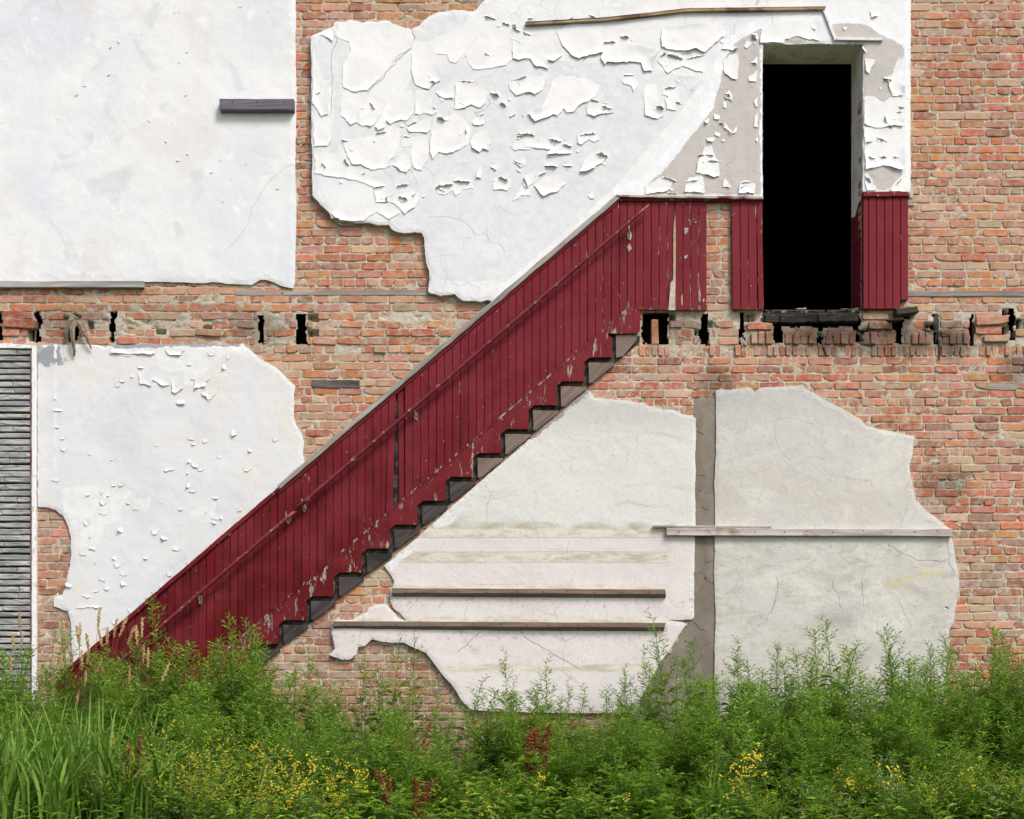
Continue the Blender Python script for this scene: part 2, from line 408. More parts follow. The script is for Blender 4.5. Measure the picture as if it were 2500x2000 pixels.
def brick_mesh(x0, x1, y0, y1, out, tilt, depth=.10):
    """rounded, chipped brick as (verts, faces); y in px, out = how far it stands proud"""
    w = x1 - x0; h = y1 - y0; cx = (x0 + x1) / 2; cy = (y0 + y1) / 2
    r = min(2.6, h * .18)
    base = [(-w / 2, -h / 2 + r), (-w / 2 + r, -h / 2), (-w / 6, -h / 2), (w / 6, -h / 2), (w / 2 - r, -h / 2), (w / 2, -h / 2 + r),
            (w / 2, h / 2 - r), (w / 2 - r, h / 2), (w / 6, h / 2), (-w / 6, h / 2), (-w / 2 + r, h / 2), (-w / 2, h / 2 - r)]
    chip = rnd.random() < .2; ci = rnd.choice((0, 5, 6, 11))
    P = []
    for i, (a, b) in enumerate(base):
        a += rnd.uniform(-.9, .9); b += rnd.uniform(-.8, .8)
        if chip and abs(i - ci) <= 1: a *= .86; b *= .55
        P.append((cx + a + b * tilt, cy + b - a * tilt))
    n = 12; V = []; F = []
    for a, b in P: V.append((WX(a), depth, WZ(b)))
    for a, b in P: V.append((WX(a), -out + .005, WZ(b)))
    for a, b in P: V.append((WX(cx + (a - cx) * (1 - 2.2 / max(w, 8))), -out + rnd.uniform(-.0015, .0015), WZ(cy + (b - cy) * .85)))
    for i in range(n):
        j = (i + 1) % n
        F += [(j, i, n + i, n + j), (n + j, n + i, 2 * n + i, 2 * n + j)]
    F.append(tuple(range(3 * n - 1, 2 * n - 1, -1)))
    return V, F
bricks = []                                   # (visible size, V, F, colour)
HEAD = (100, 223, 346, 469, 593, 694, 851, 978, 1100, 1222, 1344, 1466, 1588, 1710)
def add_brick(a, b, y0, y1, force=False, out=None, colr=None, depth=.10):
    if b - a < 7: return
    gx = np.linspace(a, b, 5); gy = np.linspace(y0, y1, 3)
    P = np.array([(x, y) for x in gx for y in gy])
    if not force and covered(P, 4).all(): return
    if not force:
        segs = [(a, b)]
        for hx0, hy0, hx1, hy1 in POCK + LOOSE + [(1860, 112, 2104, 757), (1800, 752, 2110, 790)]:
            if y1 - 4 > hy0 and y0 + 4 < hy1:
                ns = []
                for s0, s1 in segs:
                    if s1 <= hx0 or s0 >= hx1: ns.append((s0, s1)); continue
                    if s0 < hx0 - 1: ns.append((s0, hx0 - 1 + rnd.uniform(-7, 3)))
                    if s1 > hx1 + 1: ns.append((hx1 + 1 + rnd.uniform(-3, 7), s1))
                segs = ns
        if segs != [(a, b)]:
            for s0, s1 in segs: add_brick(s0, s1, y0, y1, True)
            return
    rag = 755 < y0 < 850
    o = rnd.gauss(0, .006 if rag else .0017) if out is None else out
    V, F = brick_mesh(a, b, y0, y1, o, rnd.gauss(0, .03 if rag else .007), depth)
    frac = 1 - covered(P, 0).mean()
    infr = 0 if (b < 0 or a > 2500 or y1 < 0 or y0 > 1780) else 1
    if y0 > 1600: infr *= .4
    bricks.append(((b - a) * (y1 - y0) * frac * infr, V, F, colr or pick((a + b) / 2, (y0 + y1) / 2)))
def course(yc, h, xa, xb, header, off, soldier=False):
    x = xa - off; 
    while x < xb:
        L = (15.6 if soldier else 31.2 if header else 62) + rnd.gauss(0, .6 if soldier else 1.5)
        if not soldier and not header and rnd.random() < .05: L *= .5
        j = rnd.uniform(1.9, 3.6)
        a, b = max(x, xa), min(x + L - j, xb)
        add_brick(a, b, yc - h / 2 + rnd.uniform(-.7, .7), yc + h / 2 + rnd.uniform(-.7, .7))
        x += L
yc = -180 + 5.0
kk = 0
ys = []
yy = 100 - 20.4 * 14
while yy < 1975: ys.append(yy); yy += 20.37
for i, yc in enumerate(ys):
    hd = min(abs(yc - h) for h in HEAD) < 10.2
    off = (8 if hd else 0) + (31 if i % 2 else 0) + rnd.uniform(-6, 6)
    right_lower = yc > 842
    course(yc, 17.4, -40, 1330 if right_lower else 2760, hd, off)
    if right_lower and 0: pass
# right of the stair the coursing below the door is its own: soldier rows, then plain courses
course(857, 26, 1500, 2760, False, 3, True)
y = 881.5; i = 0
while y < 1975:
    hd = min(abs(y - h) for h in (985, 1107, 1229, 1352, 1476, 1598, 1720)) < 10
    course(y, 17.2, 1262, 2760, hd, (31 if i % 2 else 0) + rnd.uniform(-6, 6)); y += 20.15; i += 1
# the ragged stub piers between the right-hand pockets
bricks = [b for b in bricks if True]
loose = [crect(c, 1400, 450, 3.593) + (c[4],) for c in ((683, 1186, 745, 1404, 'o'),)]
for a, b, c, d, pc in loose: add_brick(a, c, b, d, True, .004, alb(*PAL[pc]))
for c, pc, o in (((75, 1045, 262, 1098), 'r', .02), ((1790, 998, 2050, 1060), 's', .03), ((1790, 1070, 1985, 1130), 'r', .012), ((1850, 1138, 2040, 1190), 'l', .03), ((985, 1035, 1170, 1092), 'b', .02), ((940, 972, 1130, 1020), 'l', .012)):
    a = crect(c, 1800, 450, 3.08); add_brick(a[0], a[2], a[1], a[3], True, o, alb(*PAL[pc]))
for c, n in (((355, 1110, 590, 1205), 4), ((660, 1105, 895, 1205), 4), ((100, 1110, 262, 1205), 3), ((935, 1110, 1180, 1205), 4), ((1255, 1110, 1465, 1205), 4), ((1540, 1110, 1745, 1205), 4)):
    a = crect(c, 1800, 450, 3.08); w = (a[2] - a[0]) / n
    for q in range(n): add_brick(a[0] + q * w + 1, a[0] + (q + 1) * w - 1.5, a[1] + rnd.uniform(-1, 3), a[3], True, rnd.uniform(.0, .02))
for c, o in (((25, 262, 232, 320), .028), ((22, 210, 215, 262), .016)):
    a = crect(c, 0, 680, 2.629); add_brick(a[0], a[2], a[1], a[3], True, o, alb(176, 96, 74))
bricks.sort(key=lambda t: -t[0])
for s_, V, F, c in bricks[:300]:
    link('brick', mesh('brick', V, F, {'bcol': np.tile(c, (len(V), 1))}), wall, m_brick)
AV, AF, AC, n0 = [], [], [], 0
for s_, V, F, c in bricks[300:]:
    AV += V; AF += [tuple(i + n0 for i in f) for f in F]; AC += [c] * len(V); n0 += len(V)
tag(link('brickwork', mesh('brickwork', AV, AF, {'bcol': np.array(AC)}), wall, m_brick), kind='stuff')

# mortar: one rough sheet in the joints, bulging over the brick edges here and there
step = 3.4
gx = np.arange(-60, 2761, step); gy = np.arange(-196, 1975, step)
GX, GY = np.meshgrid(gx, gy)
cxs, cys = GX[:-1, :-1] + step / 2, GY[:-1, :-1] + step / 2
P = np.stack([cxs.ravel(), cys.ravel()], 1)
ok = ~covered(P, 14) & ~in_hole(P[:, 0], P[:, 1], -1)
ok = ok.reshape(cxs.shape)
dep = .0042 - .0062 * fbm(GX * .07, GY * .07, 3, 4) - .0040 * fbm(GX * .22, GY * .22, 9, 2)
dep += .030 * np.clip(fbm(GX * .05, GY * .11, 61, 3) - .22, 0, 1)
dep += -.010 * np.clip(fbm(GX * .018, GY * .03, 31, 4) - .42, 0, 1) * 2.2
smear = np.exp(-(((GX - 330) / 65) ** 2) - (((GY - 790) / 38) ** 2)) + .75 * np.exp(-(((GX - 520) / 110) ** 2) - (((GY - 770) / 52) ** 2))
smear += .6 * np.exp(-(((GX - 690) / 30) ** 2) - (((GY - 810) / 45) ** 2)) + .25 * np.exp(-(((GX - 2230) / 60) ** 2) - (((GY - 790) / 40) ** 2)) + .25 * np.exp(-(((GX - 1980) / 90) ** 2) - (((GY - 838) / 14) ** 2)) + .2 * np.exp(-(((GX - 1680) / 90) ** 2) - (((GY - 800) / 40) ** 2)) + .4 * np.exp(-(((GX - 2400) / 60) ** 2) - (((GY - 830) / 30) ** 2))
dep += -.030 * smear * np.clip(.25 + .9 * fbm(GX * .022, GY * .05, 77, 5) + .3 * fbm(GX * .15, GY * .2, 78, 3), 0, 1)
dep = np.maximum(dep, -.035)
for a, b, c, d in LOOSE: dep = np.where((GX > a) & (GX < c) & (GY > b) & (GY < d), .07, dep)
used = np.zeros(GX.shape, bool)
iy, ix = np.where(ok)
for dy in (0, 1):
    for dx in (0, 1): used[iy + dy, ix + dx] = True
ids = np.full(GX.shape, -1); ids[used] = np.arange(used.sum())
jx = (h2(GX.astype(int), GY.astype(int) * 3, 5) - .5) * 1.6; jy = (h2(GX.astype(int) * 5, GY.astype(int), 8) - .5) * 1.6
V = np.stack([(GX + jx - 1250) / S, dep, (1600 - GY - jy) / S + CAMZ], -1)[used]
F = np.stack([ids[iy + 1, ix], ids[iy + 1, ix + 1], ids[iy, ix + 1], ids[iy, ix]], 1)
me = bpy.data.meshes.new('mortar'); me.vertices.add(len(V)); me.vertices.foreach_set('co', V.ravel())
me.loops.add(F.size); me.loops.foreach_set('vertex_index', F.ravel().astype(np.int32))
me.polygons.add(len(F)); me.polygons.foreach_set('loop_start', np.arange(0, F.size, 4, dtype=np.int32))
me.polygons.foreach_set('use_smooth', np.ones(len(F), bool)); me.update(calc_edges=True); me.validate()
link('mortar', me, wall, m_mortar)
# pocket linings
for a, b, c, d in POCK:
    A, C, T, B = WX(a - 9), WX(c + 9), WZ(b - 7), WZ(d + 7)
    V = [(A, .03, B), (C, .03, B), (C, .03, T), (A, .03, T), (A, .3, B), (C, .3, B), (C, .3, T), (A, .3, T)]
    link('joist_pocket', mesh('joist_pocket', V, [(0, 1, 5, 4), (1, 2, 6, 5), (2, 3, 7, 6), (3, 0, 4, 7), (4, 5, 6, 7)]), wall, m_dark)

# ------------------------------------------------------------------ plaster sheets
SURF = {}                                  # depth of each sheet's face, so that paint flakes lie on it
def sheet(name, outline, t, mat, label, cat='plaster', amp=2.0, seed=1, spacing=9, cracks=(), holes=(), bulge=.006, mask=None, bulge_fn=None, rim=.004, under=False):
    rs = np.random.RandomState(seed)
    ring = jag(outline, 6.5, amp, seed)
    lo, hi = ring.min(0), ring.max(0)
    X, Y = np.meshgrid(np.arange(lo[0], hi[0], spacing), np.arange(lo[1], hi[1], spacing))
    P = np.stack([X.ravel(), Y.ravel()], 1) + (rs.rand(X.size, 2) - .5) * spacing * .7
    P = P[inside(P, ring)]; P = P[pdist(P, ring) > spacing * .45]
    cr = []
    for pts, w in cracks: cr.append((jag(pts, 5, min(4.5, 2.2 + w), seed + len(cr), .07, False), w))
    for hx, hy, hr in holes: cr.append((np.array([(hx - hr, hy - hr * .2), (hx, hy), (hx + hr * .9, hy + hr * .25)]), hr * 1.5))
    pts = [tuple(p) for p in ring]; n = len(pts); edges = [(i, (i + 1) % n) for i in range(n)]
    deep = {}
    for c, w in cr:
        keep = pdist(P, c, False) > w * .8 + 1.2; P = P[keep]
        tg = np.gradient(c, axis=0); tg /= np.linalg.norm(tg, axis=1, keepdims=True) + 1e-9; nr = np.stack([-tg[:, 1], tg[:, 0]], 1)
        m = len(c); b0 = len(pts)
        for i in range(m): pts.append(tuple(c[i])); deep[b0 + i] = .012 if 0 < i < m - 1 else 0
        prevL = prevR = b0
        for i in range(1, m):
            edges.append((b0 + i - 1, b0 + i))
            if i < m - 1:
                l = len(pts); pts.append(tuple(c[i] + nr[i] * w * .5)); r_ = len(pts); pts.append(tuple(c[i] - nr[i] * w * .5))
            else: l = r_ = b0 + i
            edges += [(prevL, l), (prevR, r_)]; prevL, prevR = l, r_
    pts += [tuple(p) for p in P]
    vo, eo, fo, ov, oe, of = delaunay_2d_cdt([Vector(p) for p in pts], edges, [], 1, 1e-4, True)
    Q = np.array([(v.x, v.y) for v in vo]); nq = len(Q)
    fa = np.array([list(f) for f in fo]); fo = fa[inside(Q[fa].mean(1), ring)].tolist()
    dp = np.array([max([deep.get(o, 0) for o in l] + [0]) for l in ov])
    rimv = np.array([any(o < n for o in l) for l in ov])
    y = -t - bulge * fbm(Q[:, 0] * .006, Q[:, 1] * .006, seed + 3, 3) - .0016 * fbm(Q[:, 0] * .05, Q[:, 1] * .05, seed + 8, 3)
    if bulge_fn is not None: y = y - bulge_fn(Q)
    y = y + dp + rimv * rim
    V = [((a - 1250) / S, yy, (1600 - b) / S + CAMZ) for (a, b), yy in zip(Q, y)]
    F = []
    for f in fo:
        a = area(Q[list(f)])
        F.append(tuple(f) if a < 0 else tuple(f)[::-1])
    # rim wall back to the brick
    cnt = {}
    for f in F:
        for i in range(3):
            e = (f[i], f[(i + 1) % 3]); cnt[e] = cnt.get(e, 0) + 1
    bnd = [e for e in cnt if (e[1], e[0]) not in cnt]
    back = {}
    mk = mask(Q) if mask else np.zeros((nq, 4))
    mk = list(mk)
    for a, b in bnd:
        for q in (a, b):
            if q not in back:
                back[q] = len(V); V.append((V[q][0], .004, V[q][2])); mk.append(mk[q])
        F.append((b, a, back[a], back[b]))
    root = thing(name, label, cat)
    SURF[root.name] = lambda q: t + bulge * fbm(q[:, 0] * .006, q[:, 1] * .006, seed + 3, 3) + .0016 * fbm(q[:, 0] * .05, q[:, 1] * .05, seed + 8, 3) + (bulge_fn(q) if bulge_fn is not None else 0)
    me = mesh('plaster_skin', V, F, {'mask': np.array(mk)})
    link('plaster_skin', me, root, mat)
    if under:                                  # ragged base coat showing here and there beyond the finish coat
        p = dens(outline, 6); e = np.roll(p, -1, 0) - np.roll(p, 1, 0); e /= np.linalg.norm(e, axis=1, keepdims=True) + 1e-9
        nr = np.stack([e[:, 1], -e[:, 0]], 1) * (1 if area(p) > 0 else -1)
        g_ = np.clip(fbm(p[:, 0] * .025, p[:, 1] * .025, seed + 70, 3) * 14 + fbm(p[:, 0] * .13, p[:, 1] * .13, seed + 71, 2) * 4, -3, 9)
        near = (np.abs(sdist(p, door)) < 20) | (np.abs(sdist(p, wains)) < 14) | (pdist(p, out_H) < 12) & (name != 'render_strip')
        g_ = np.where(near, -3, g_)
        V, F = slab(p + nr * g_[:, None], .006, -t * .45, .002, .003, seed)
        link('undercoat', mesh('undercoat', V, F), root, m_under)
    return root
k = M('sandy base coat'); m_under = k.fin(k.mix(k.ss(k.noise(12, 6, .7), .4, .62), alb(196, 186, 168), alb(160, 148, 130)), .95, k.bump(k.noise(50, 5), .005), .1)
def soft(d, w): return np.clip(.5 + d / (2 * w), 0, 1)
def masks(Q, r=None, g=None, b=None):
    o = np.zeros((len(Q), 4)); o[:, 3] = 1
    for i, v in enumerate((r, g, b)):
        if v is not None: o[:, i] = v
    return o
WHT = (1, 1, 1)
ST1 = (1, .5, 1)

# --- upper-left panel
m_A = plaster_mat('white wall paint', alb(238, 239, 239),
    [(alb(222, 228, 236), .9, .42, .62, .8, (1, 1, 1)), (alb(228, 226, 222), 1.3, .5, .66, .7, (1, 1, .8)), (alb(214, 216, 220), 2.6, .56, .66, .6, (1, 1, 1)), (alb(206, 202, 198), 1.1, .62, .76, .4, (1, 1, 1)), (alb(243, 244, 243), 5, .6, .66, .8, (1, 1, 1))],
    crack=0, bumpd=.0022)
c1 = crop([(1720, 965), (1640, 1010), (1580, 1060), (1540, 1120), (1480, 1220), (1450, 1320), (1370, 1430), (1310, 1470)], 0, 0, 2.396)
c2 = crop([(1210, 0), (1150, 100), (1120, 230), (1060, 370), (1000, 500), (940, 610)], 0, 0, 2.396)
hl = [(1022, 87, 5), (1048, 84, 5), (1046, 378, 6), (1048, 547, 3), (1010, 730, 5), (704, 803, 3), (548, 752, 3), (564, 535, 3), (1184, 677, 3), (1215, 694, 3), (910, 45, 3), (973, 25, 3), (742, 186, 2), (1013, 211, 3),
      (1210, 4, 4), (158, 100, 3), (155, 548, 2.5), (22, 573, 3), (52, 573, 3), (351, 580, 3), (780, 520, 3), (882, 540, 3), (160, 935, 2.5), (322, 936, 2.5), (385, 860, 2.5), (883, 890, 2.5), (130, 1440, 2.5), (297, 1612, 3), (877, 1358, 2.5), (1520, 712, 4), (480, 1024, 2), (530, 213, 3.5), (1407, 487, 2.5), (232, 303, 2), (128, 292, 2)]
pA = sheet('plaster_panel', out_A, .018, m_A, 'large smooth white plaster panel filling the upper left of the wall', amp=1.2, seed=11, spacing=13,
           cracks=[(c1, .6)], holes=[(x / 2.396, y / 2.396, r / 2.0) for x, y, r in hl])

# --- big peeling sheet
caulk = crop([(2075, 215), (1960, 280), (1900, 310), (1790, 420), (1735, 560), (1700, 750), (1645, 920), (1540, 1060), (1430, 1180), (1330, 1310), (1210, 1430), (1120, 1540), (1000, 1592), (890, 1612)], 1250, 0, 3.45)
caulk2 = crop([(290, 190), (400, 155), (520, 150), (780, 140), (880, 150), (1060, 165), (1120, 220), (1230, 270), (1345, 330)], 1750, 0, 2.875)
edgeband = [(2210, 0), (2212, 470)]
g1 = crop([(2075, 255), (1960, 320), (1870, 370), (1800, 450), (1770, 560), (1720, 780), (1660, 960), (1560, 1090), (1450, 1230), (1350, 1360), (1230, 1490), (1130, 1570), (1120, 1650), (2110, 1650), (2110, 270)], 1250, 0, 3.45)
g2 = crop([(800, 185), (1060, 175), (1120, 240), (1300, 330), (1310, 420), (1260, 440), (1210, 560), (1220, 690), (1150, 740), (1100, 690), (1020, 690), (1018, 330), (790, 300)], 1750, 0, 2.875)
g3 = crop([(1040, 1210), (1160, 1180), (1310, 1220), (1200, 1340), (1120, 1350)], 1750, 0, 2.875)
g4 = crop([(480, 280), (625, 250), (630, 300), (560, 322), (465, 310)], 1750, 0, 2.875)
top_grey = crop([(1065, 275), (1120, 240), (1190, 165), (1270, 125), (1390, 100), (1560, 115), (1500, 210), (1340, 295), (1200, 365), (1150, 390), (1085, 345)], 700, 0, 3.45)
peeled = [crop([(440, 330), (520, 370), (545, 450), (480, 560), (460, 700), (455, 1000), (470, 1200), (330, 1500), (240, 1690), (215, 1200), (400, 1200), (390, 700), (300, 700), (230, 420), (300, 330)], 700, 0, 3.45),
          [(960, 330), (1000, 200), (1100, 160), (1330, 150), (1560, 170), (1720, 200), (1640, 300), (1500, 460), (1380, 570), (1240, 690), (980, 690), (970, 560), (930, 480), (880, 430), (830, 310), (900, 300)]]
def mask_D(Q):
    g = np.maximum.reduce([soft(sdist(Q, p), 14) for p in (g1, g2, g3, g4)])
    c = np.maximum.reduce([soft(11 - pdist(Q, caulk, False), 12), soft(8 - pdist(Q, caulk2, False), 12), soft(5 - pdist(Q, edgeband, False), 8), soft(5 - pdist(Q, [(1858, 105), (1858, 480)], False), 8)])
    b = np.maximum.reduce([soft(sdist(Q, p), 16) for p in peeled])
    b = np.maximum(b, soft(sdist(Q, top_grey), 8) * 1.15)
    return masks(Q, g, c, b)
m_D = plaster_mat('peeling white paint', alb(240, 241, 241),
    [(alb(228, 231, 235), 1.6, .48, .62, .7, (1, 1, 1)), (alb(214, 219, 224), 3.1, .58, .68, .5, (1, 1, 1))],
    cR=alb(201, 196, 191), cG=alb(246, 249, 253), cB=alb(230, 233, 236), crack=.5, crack_scale=4.2, bumpd=.0028, hair=(150, 146, 142))
def shelf_D(Q): return .012 * soft(700 - Q[:, 0] + 150, 180) + .006 * soft(Q[:, 1] - 500, 150)
ck1 = crop([(1062, 272), (1085, 345), (1050, 440), (960, 500), (860, 600), (830, 655), (790, 690), (700, 790), (672, 815)], 700, 0, 3.45)
ck2 = crop([(397, 250), (425, 370), (400, 450), (385, 550), (388, 700), (385, 900), (375, 1000)], 700, 0, 3.45)
ck3 = crop([(670, 815), (590, 805), (470, 770)], 700, 0, 3.45)
ck4 = crop([(1180, 120), (1330, 110), (1490, 150), (1550, 210), (1590, 270), (1680, 262), (1720, 330), (1800, 350), (1850, 420)], 700, 500, 3.45)
ck5 = crop([(1510, 310), (1590, 270)], 700, 500, 3.45); ck6 = crop([(1690, 190), (1680, 262)], 700, 500, 3.45)
pD = sheet('plaster_panel', out_D, .040, m_D, 'big white plaster sheet with curling peeled paint around the black doorway', amp=1.8, seed=23, spacing=9,
           cracks=[(ck1, 2.4), (ck2, 1.3), (ck3, 1.0), (ck4, .7), (ck5, .6), (ck6, .6)], mask=mask_D, bulge_fn=shelf_D, under=True,
           holes=[(1250 + x / 3.45, y / 3.45, 1.6) for x, y in ((77, 125), (82, 140), (142, 122), (143, 137), (217, 1351), (1920, 825))])

# --- lower-left sheet
pE_peel = [crop([(400, 1350), (560, 1330), (700, 1350), (790, 1430), (780, 1560), (420, 1630)], 0, 680, 2.629), crop([(400, 0), (700, 0), (640, 90), (560, 140), (540, 260), (470, 300), (420, 280), (440, 150)], 0, 1200, 2.156),
           crop([(720, 440), (1000, 440), (1000, 560), (900, 690), (980, 690), (1100, 700), (1200, 690), (1250, 700), (1310, 620), (1390, 530), (1450, 490), (1600, 495), (1580, 440)], 0, 680, 2.629), crop([(870, 1420), (980, 1400), (940, 1520)], 0, 680, 2.629),
           crop([(1210, 1500), (1390, 1430), (1380, 1560), (1250, 1560)], 0, 680, 2.629)]
def mask_E(Q):
    wh = np.maximum.reduce([soft(sdist(Q, p), 11) for p in pE_peel]) * .96
    top = np.maximum(soft(858 - Q[:, 1], 12) * soft(Q[:, 0] - 240, 60) * soft(600 - Q[:, 0], 40), soft(60 - np.hypot(Q[:, 0] - 120, (Q[:, 1] - 866) * 1.4), 60) * .9)
    g = soft(3.5 - np.abs(Q[:, 0] - 137), 5) * (Q[:, 1] < 1150)
    return masks(Q, top * .8, np.maximum(wh, g))
m_E = plaster_mat('aged cream plaster', alb(228, 229, 231),
    [(alb(230, 224, 212), .75, .46, .66, .9, (1, 1, .8)), (alb(218, 221, 226), 1.4, .45, .64, .8, (1, 1, 1)), (alb(222, 212, 196), 1.9, .6, .76, .4, (1, 1, 1))],
    cR=alb(158, 162, 168), cG=alb(238, 239, 240), crack=.15, crack_scale=1.6, bumpd=.0025, hair=(165, 160, 154))
pE = sheet('plaster_panel', out_E, .020, m_E, 'off-white plaster sheet with small paint flakes left of the red stair panelling', amp=2.2, seed=37, spacing=9, mask=mask_E, under=True)

# --- lower middle sheet with shelf bands
def bands(k, c):
    z = k.xyz()[2]; x = k.xyz()[0]
    zz = k.ma('ADD', z, k.ma('MULTIPLY', k.ma('SUBTRACT', k.noise(6, 5, .6, k.map(k.pos(), (.25, 1, 1))), .5), .022))
    def band(y0, y1, w=.012): return k.ma('MULTIPLY', k.ss(zz, WZ(y1) - w, WZ(y1) + w), k.ss(zz, WZ(y0) - w, WZ(y0) + w, 1, 0))
    left = k.ss(x, WX(1630) - .02, WX(1630) + .02, 1, 0)
    pink = k.ma('MULTIPLY', k.ss(zz, WZ(1312) - .01, WZ(1312) + .01, 1, 0), k.ss(x, WX(1690), WX(1640), .35, 1))
    c = k.mix(pink, c, k.mix(k.ss(k.noise(2.2, 5, .6, k.map(k.pos(), (.5, 1, 1))), .35, .65), alb(228, 223, 223), alb(223, 215, 214)))
    dirt = k.ss(k.noise(9, 6, .7, k.map(k.pos(), (.4, 1, 1.6))), .42, .64)
    for y0, y1, a in ((1286, 1312, 1.), (1350, 1373, 1.), (1427, 1440, .8), (1505, 1520, .8), (1622, 1640, .9)):
        b = k.ma('MULTIPLY', band(y0, y1), left)
        c = k.mix(k.ma('MULTIPLY', b, .9), c, alb(224, 221, 208))
        c = k.mix(k.ma('MULTIPLY', k.ma('MULTIPLY', b, dirt), .55 * a), c, alb(158, 138, 104))
    c = k.mix(k.ma('MULTIPLY', k.ma('MULTIPLY', band(1276, 1290, .02), k.ss(k.noise(4, 5), .4, .6)), .5), c, alb(150, 134, 108))
    for y0 in (1313, 1348, 1374):
        c = k.mix(k.ma('MULTIPLY', k.ma('MULTIPLY', band(y0 - 1, y0 + 1.5, .004), left), .5), c, alb(176, 160, 146))
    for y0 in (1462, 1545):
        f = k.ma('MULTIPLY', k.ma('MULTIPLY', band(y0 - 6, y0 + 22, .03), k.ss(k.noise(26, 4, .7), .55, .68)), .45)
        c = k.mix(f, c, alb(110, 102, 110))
    top = k.ss(z, WZ(1090), WZ(1000))
    c = k.mix(k.ma('MULTIPLY', top, .8), c, alb(203, 203, 201))
    return c
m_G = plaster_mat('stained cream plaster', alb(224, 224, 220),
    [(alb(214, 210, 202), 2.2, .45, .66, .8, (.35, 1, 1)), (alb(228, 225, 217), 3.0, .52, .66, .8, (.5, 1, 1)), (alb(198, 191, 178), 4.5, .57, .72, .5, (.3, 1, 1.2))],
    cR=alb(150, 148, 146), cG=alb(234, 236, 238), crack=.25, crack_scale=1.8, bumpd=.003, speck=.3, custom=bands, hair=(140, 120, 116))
def mask_G(Q):
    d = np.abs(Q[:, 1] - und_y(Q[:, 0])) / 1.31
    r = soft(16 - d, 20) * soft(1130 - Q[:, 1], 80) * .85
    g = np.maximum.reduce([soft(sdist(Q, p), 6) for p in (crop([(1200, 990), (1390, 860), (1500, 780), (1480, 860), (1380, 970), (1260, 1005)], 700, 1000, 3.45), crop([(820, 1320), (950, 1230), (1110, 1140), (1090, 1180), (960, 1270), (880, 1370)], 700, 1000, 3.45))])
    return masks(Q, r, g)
gck = [(crop([(230, 165), (340, 225), (430, 275), (510, 330), (575, 350), (620, 385), (660, 415)], 1200, 1500, 3.08), 2.0), (crop([(1060, 985), (1120, 940), (1170, 880), (1220, 840)], 750, 1250, 2.875), 1.6),
       (crop([(690, 730), (740, 660), (780, 600)], 750, 1250, 2.875), .9), (crop([(1100, 750), (1130, 640)], 750, 1250, 2.875), .8), (crop([(365, 930), (380, 850), (400, 720)], 750, 1250, 2.875), .9), (crop([(1820, 290), (1830, 200)], 750, 1250, 2.875), .9)]
ghl = [(984, 135), (908, 147), (1047, 143), (1186, 143), (776, 327), (873, 327), (942, 327), (1570, 325), (1750, 327), (1826, 332), (1496, 146), (1815, 290), (1036, 460), (1235, 1107), (1500, 1105), (1713, 1098), (1790, 1115), (1080, 1065)]
ghl = [(750 + x / 2.875, 1250 + y / 2.875, 1.7) for x, y in ghl] + [(1300 + 307 / 3.45, 900 + 578 / 3.45, 2.6), (1300 + 535 / 3.45, 900 + 1135 / 3.45, 1.6), (1203 + 1135 / 3.08, 1500 + 388 / 3.08, 1.8), (1203 + 1170 / 3.08, 1500 + 403 / 3.08, 1.8), (1203 + 960 / 3.08, 1500 + 440 / 3.08, 1.4), (1604, 1364, 2), (1622, 1367, 1.8), (1629, 1382, 1.8)]
def hang_G(Q): return .020 * soft(1050 - Q[:, 0], 200) * soft(Q[:, 1] - 1480, 80) + .014 * soft(Q[:, 1] - 1650, 90)
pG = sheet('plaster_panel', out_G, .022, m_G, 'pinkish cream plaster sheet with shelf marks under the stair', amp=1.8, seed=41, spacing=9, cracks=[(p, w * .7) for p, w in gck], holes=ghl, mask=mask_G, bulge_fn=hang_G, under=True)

# --- bare scratch coat between the two lower sheets
m_H = plaster_mat('grey scratch coat', alb(140, 132, 121), [(alb(122, 113, 103), 3, .4, .62, .9, (1, 1, .6)), (alb(160, 149, 134), 7, .55, .7, .6, (1, 1, 1))], crack=.9, crack_scale=2.2, bumpd=.006, hair=(60, 52, 46))
hck = [(crop([(1385, 515), (1410, 530), (1445, 560)], 1300, 900, 3.45), 2), (crop([(1385, 905), (1430, 900), (1455, 925)], 1300, 900, 3.45), 2), (crop([(1395, 1150), (1420, 1170), (1500, 1200)], 1300, 900, 3.45), 1.6), (crop([(1385, 1030), (1440, 1035)], 1300, 900, 3.45), 1.4), (crop([(1515, 50), (1560, 110), (1620, 140)], 1200, 1500, 3.08), 1.6), (crop([(1450, 205), (1510, 215), (1525, 160)], 1200, 1500, 3.08), 1.6)]
pH = sheet('render_strip', out_H, .004, m_H, 'narrow grey-brown strip of bare render between the two lower plaster sheets', cat='render', amp=1.0, seed=47, spacing=9, cracks=hck, bulge=.003)

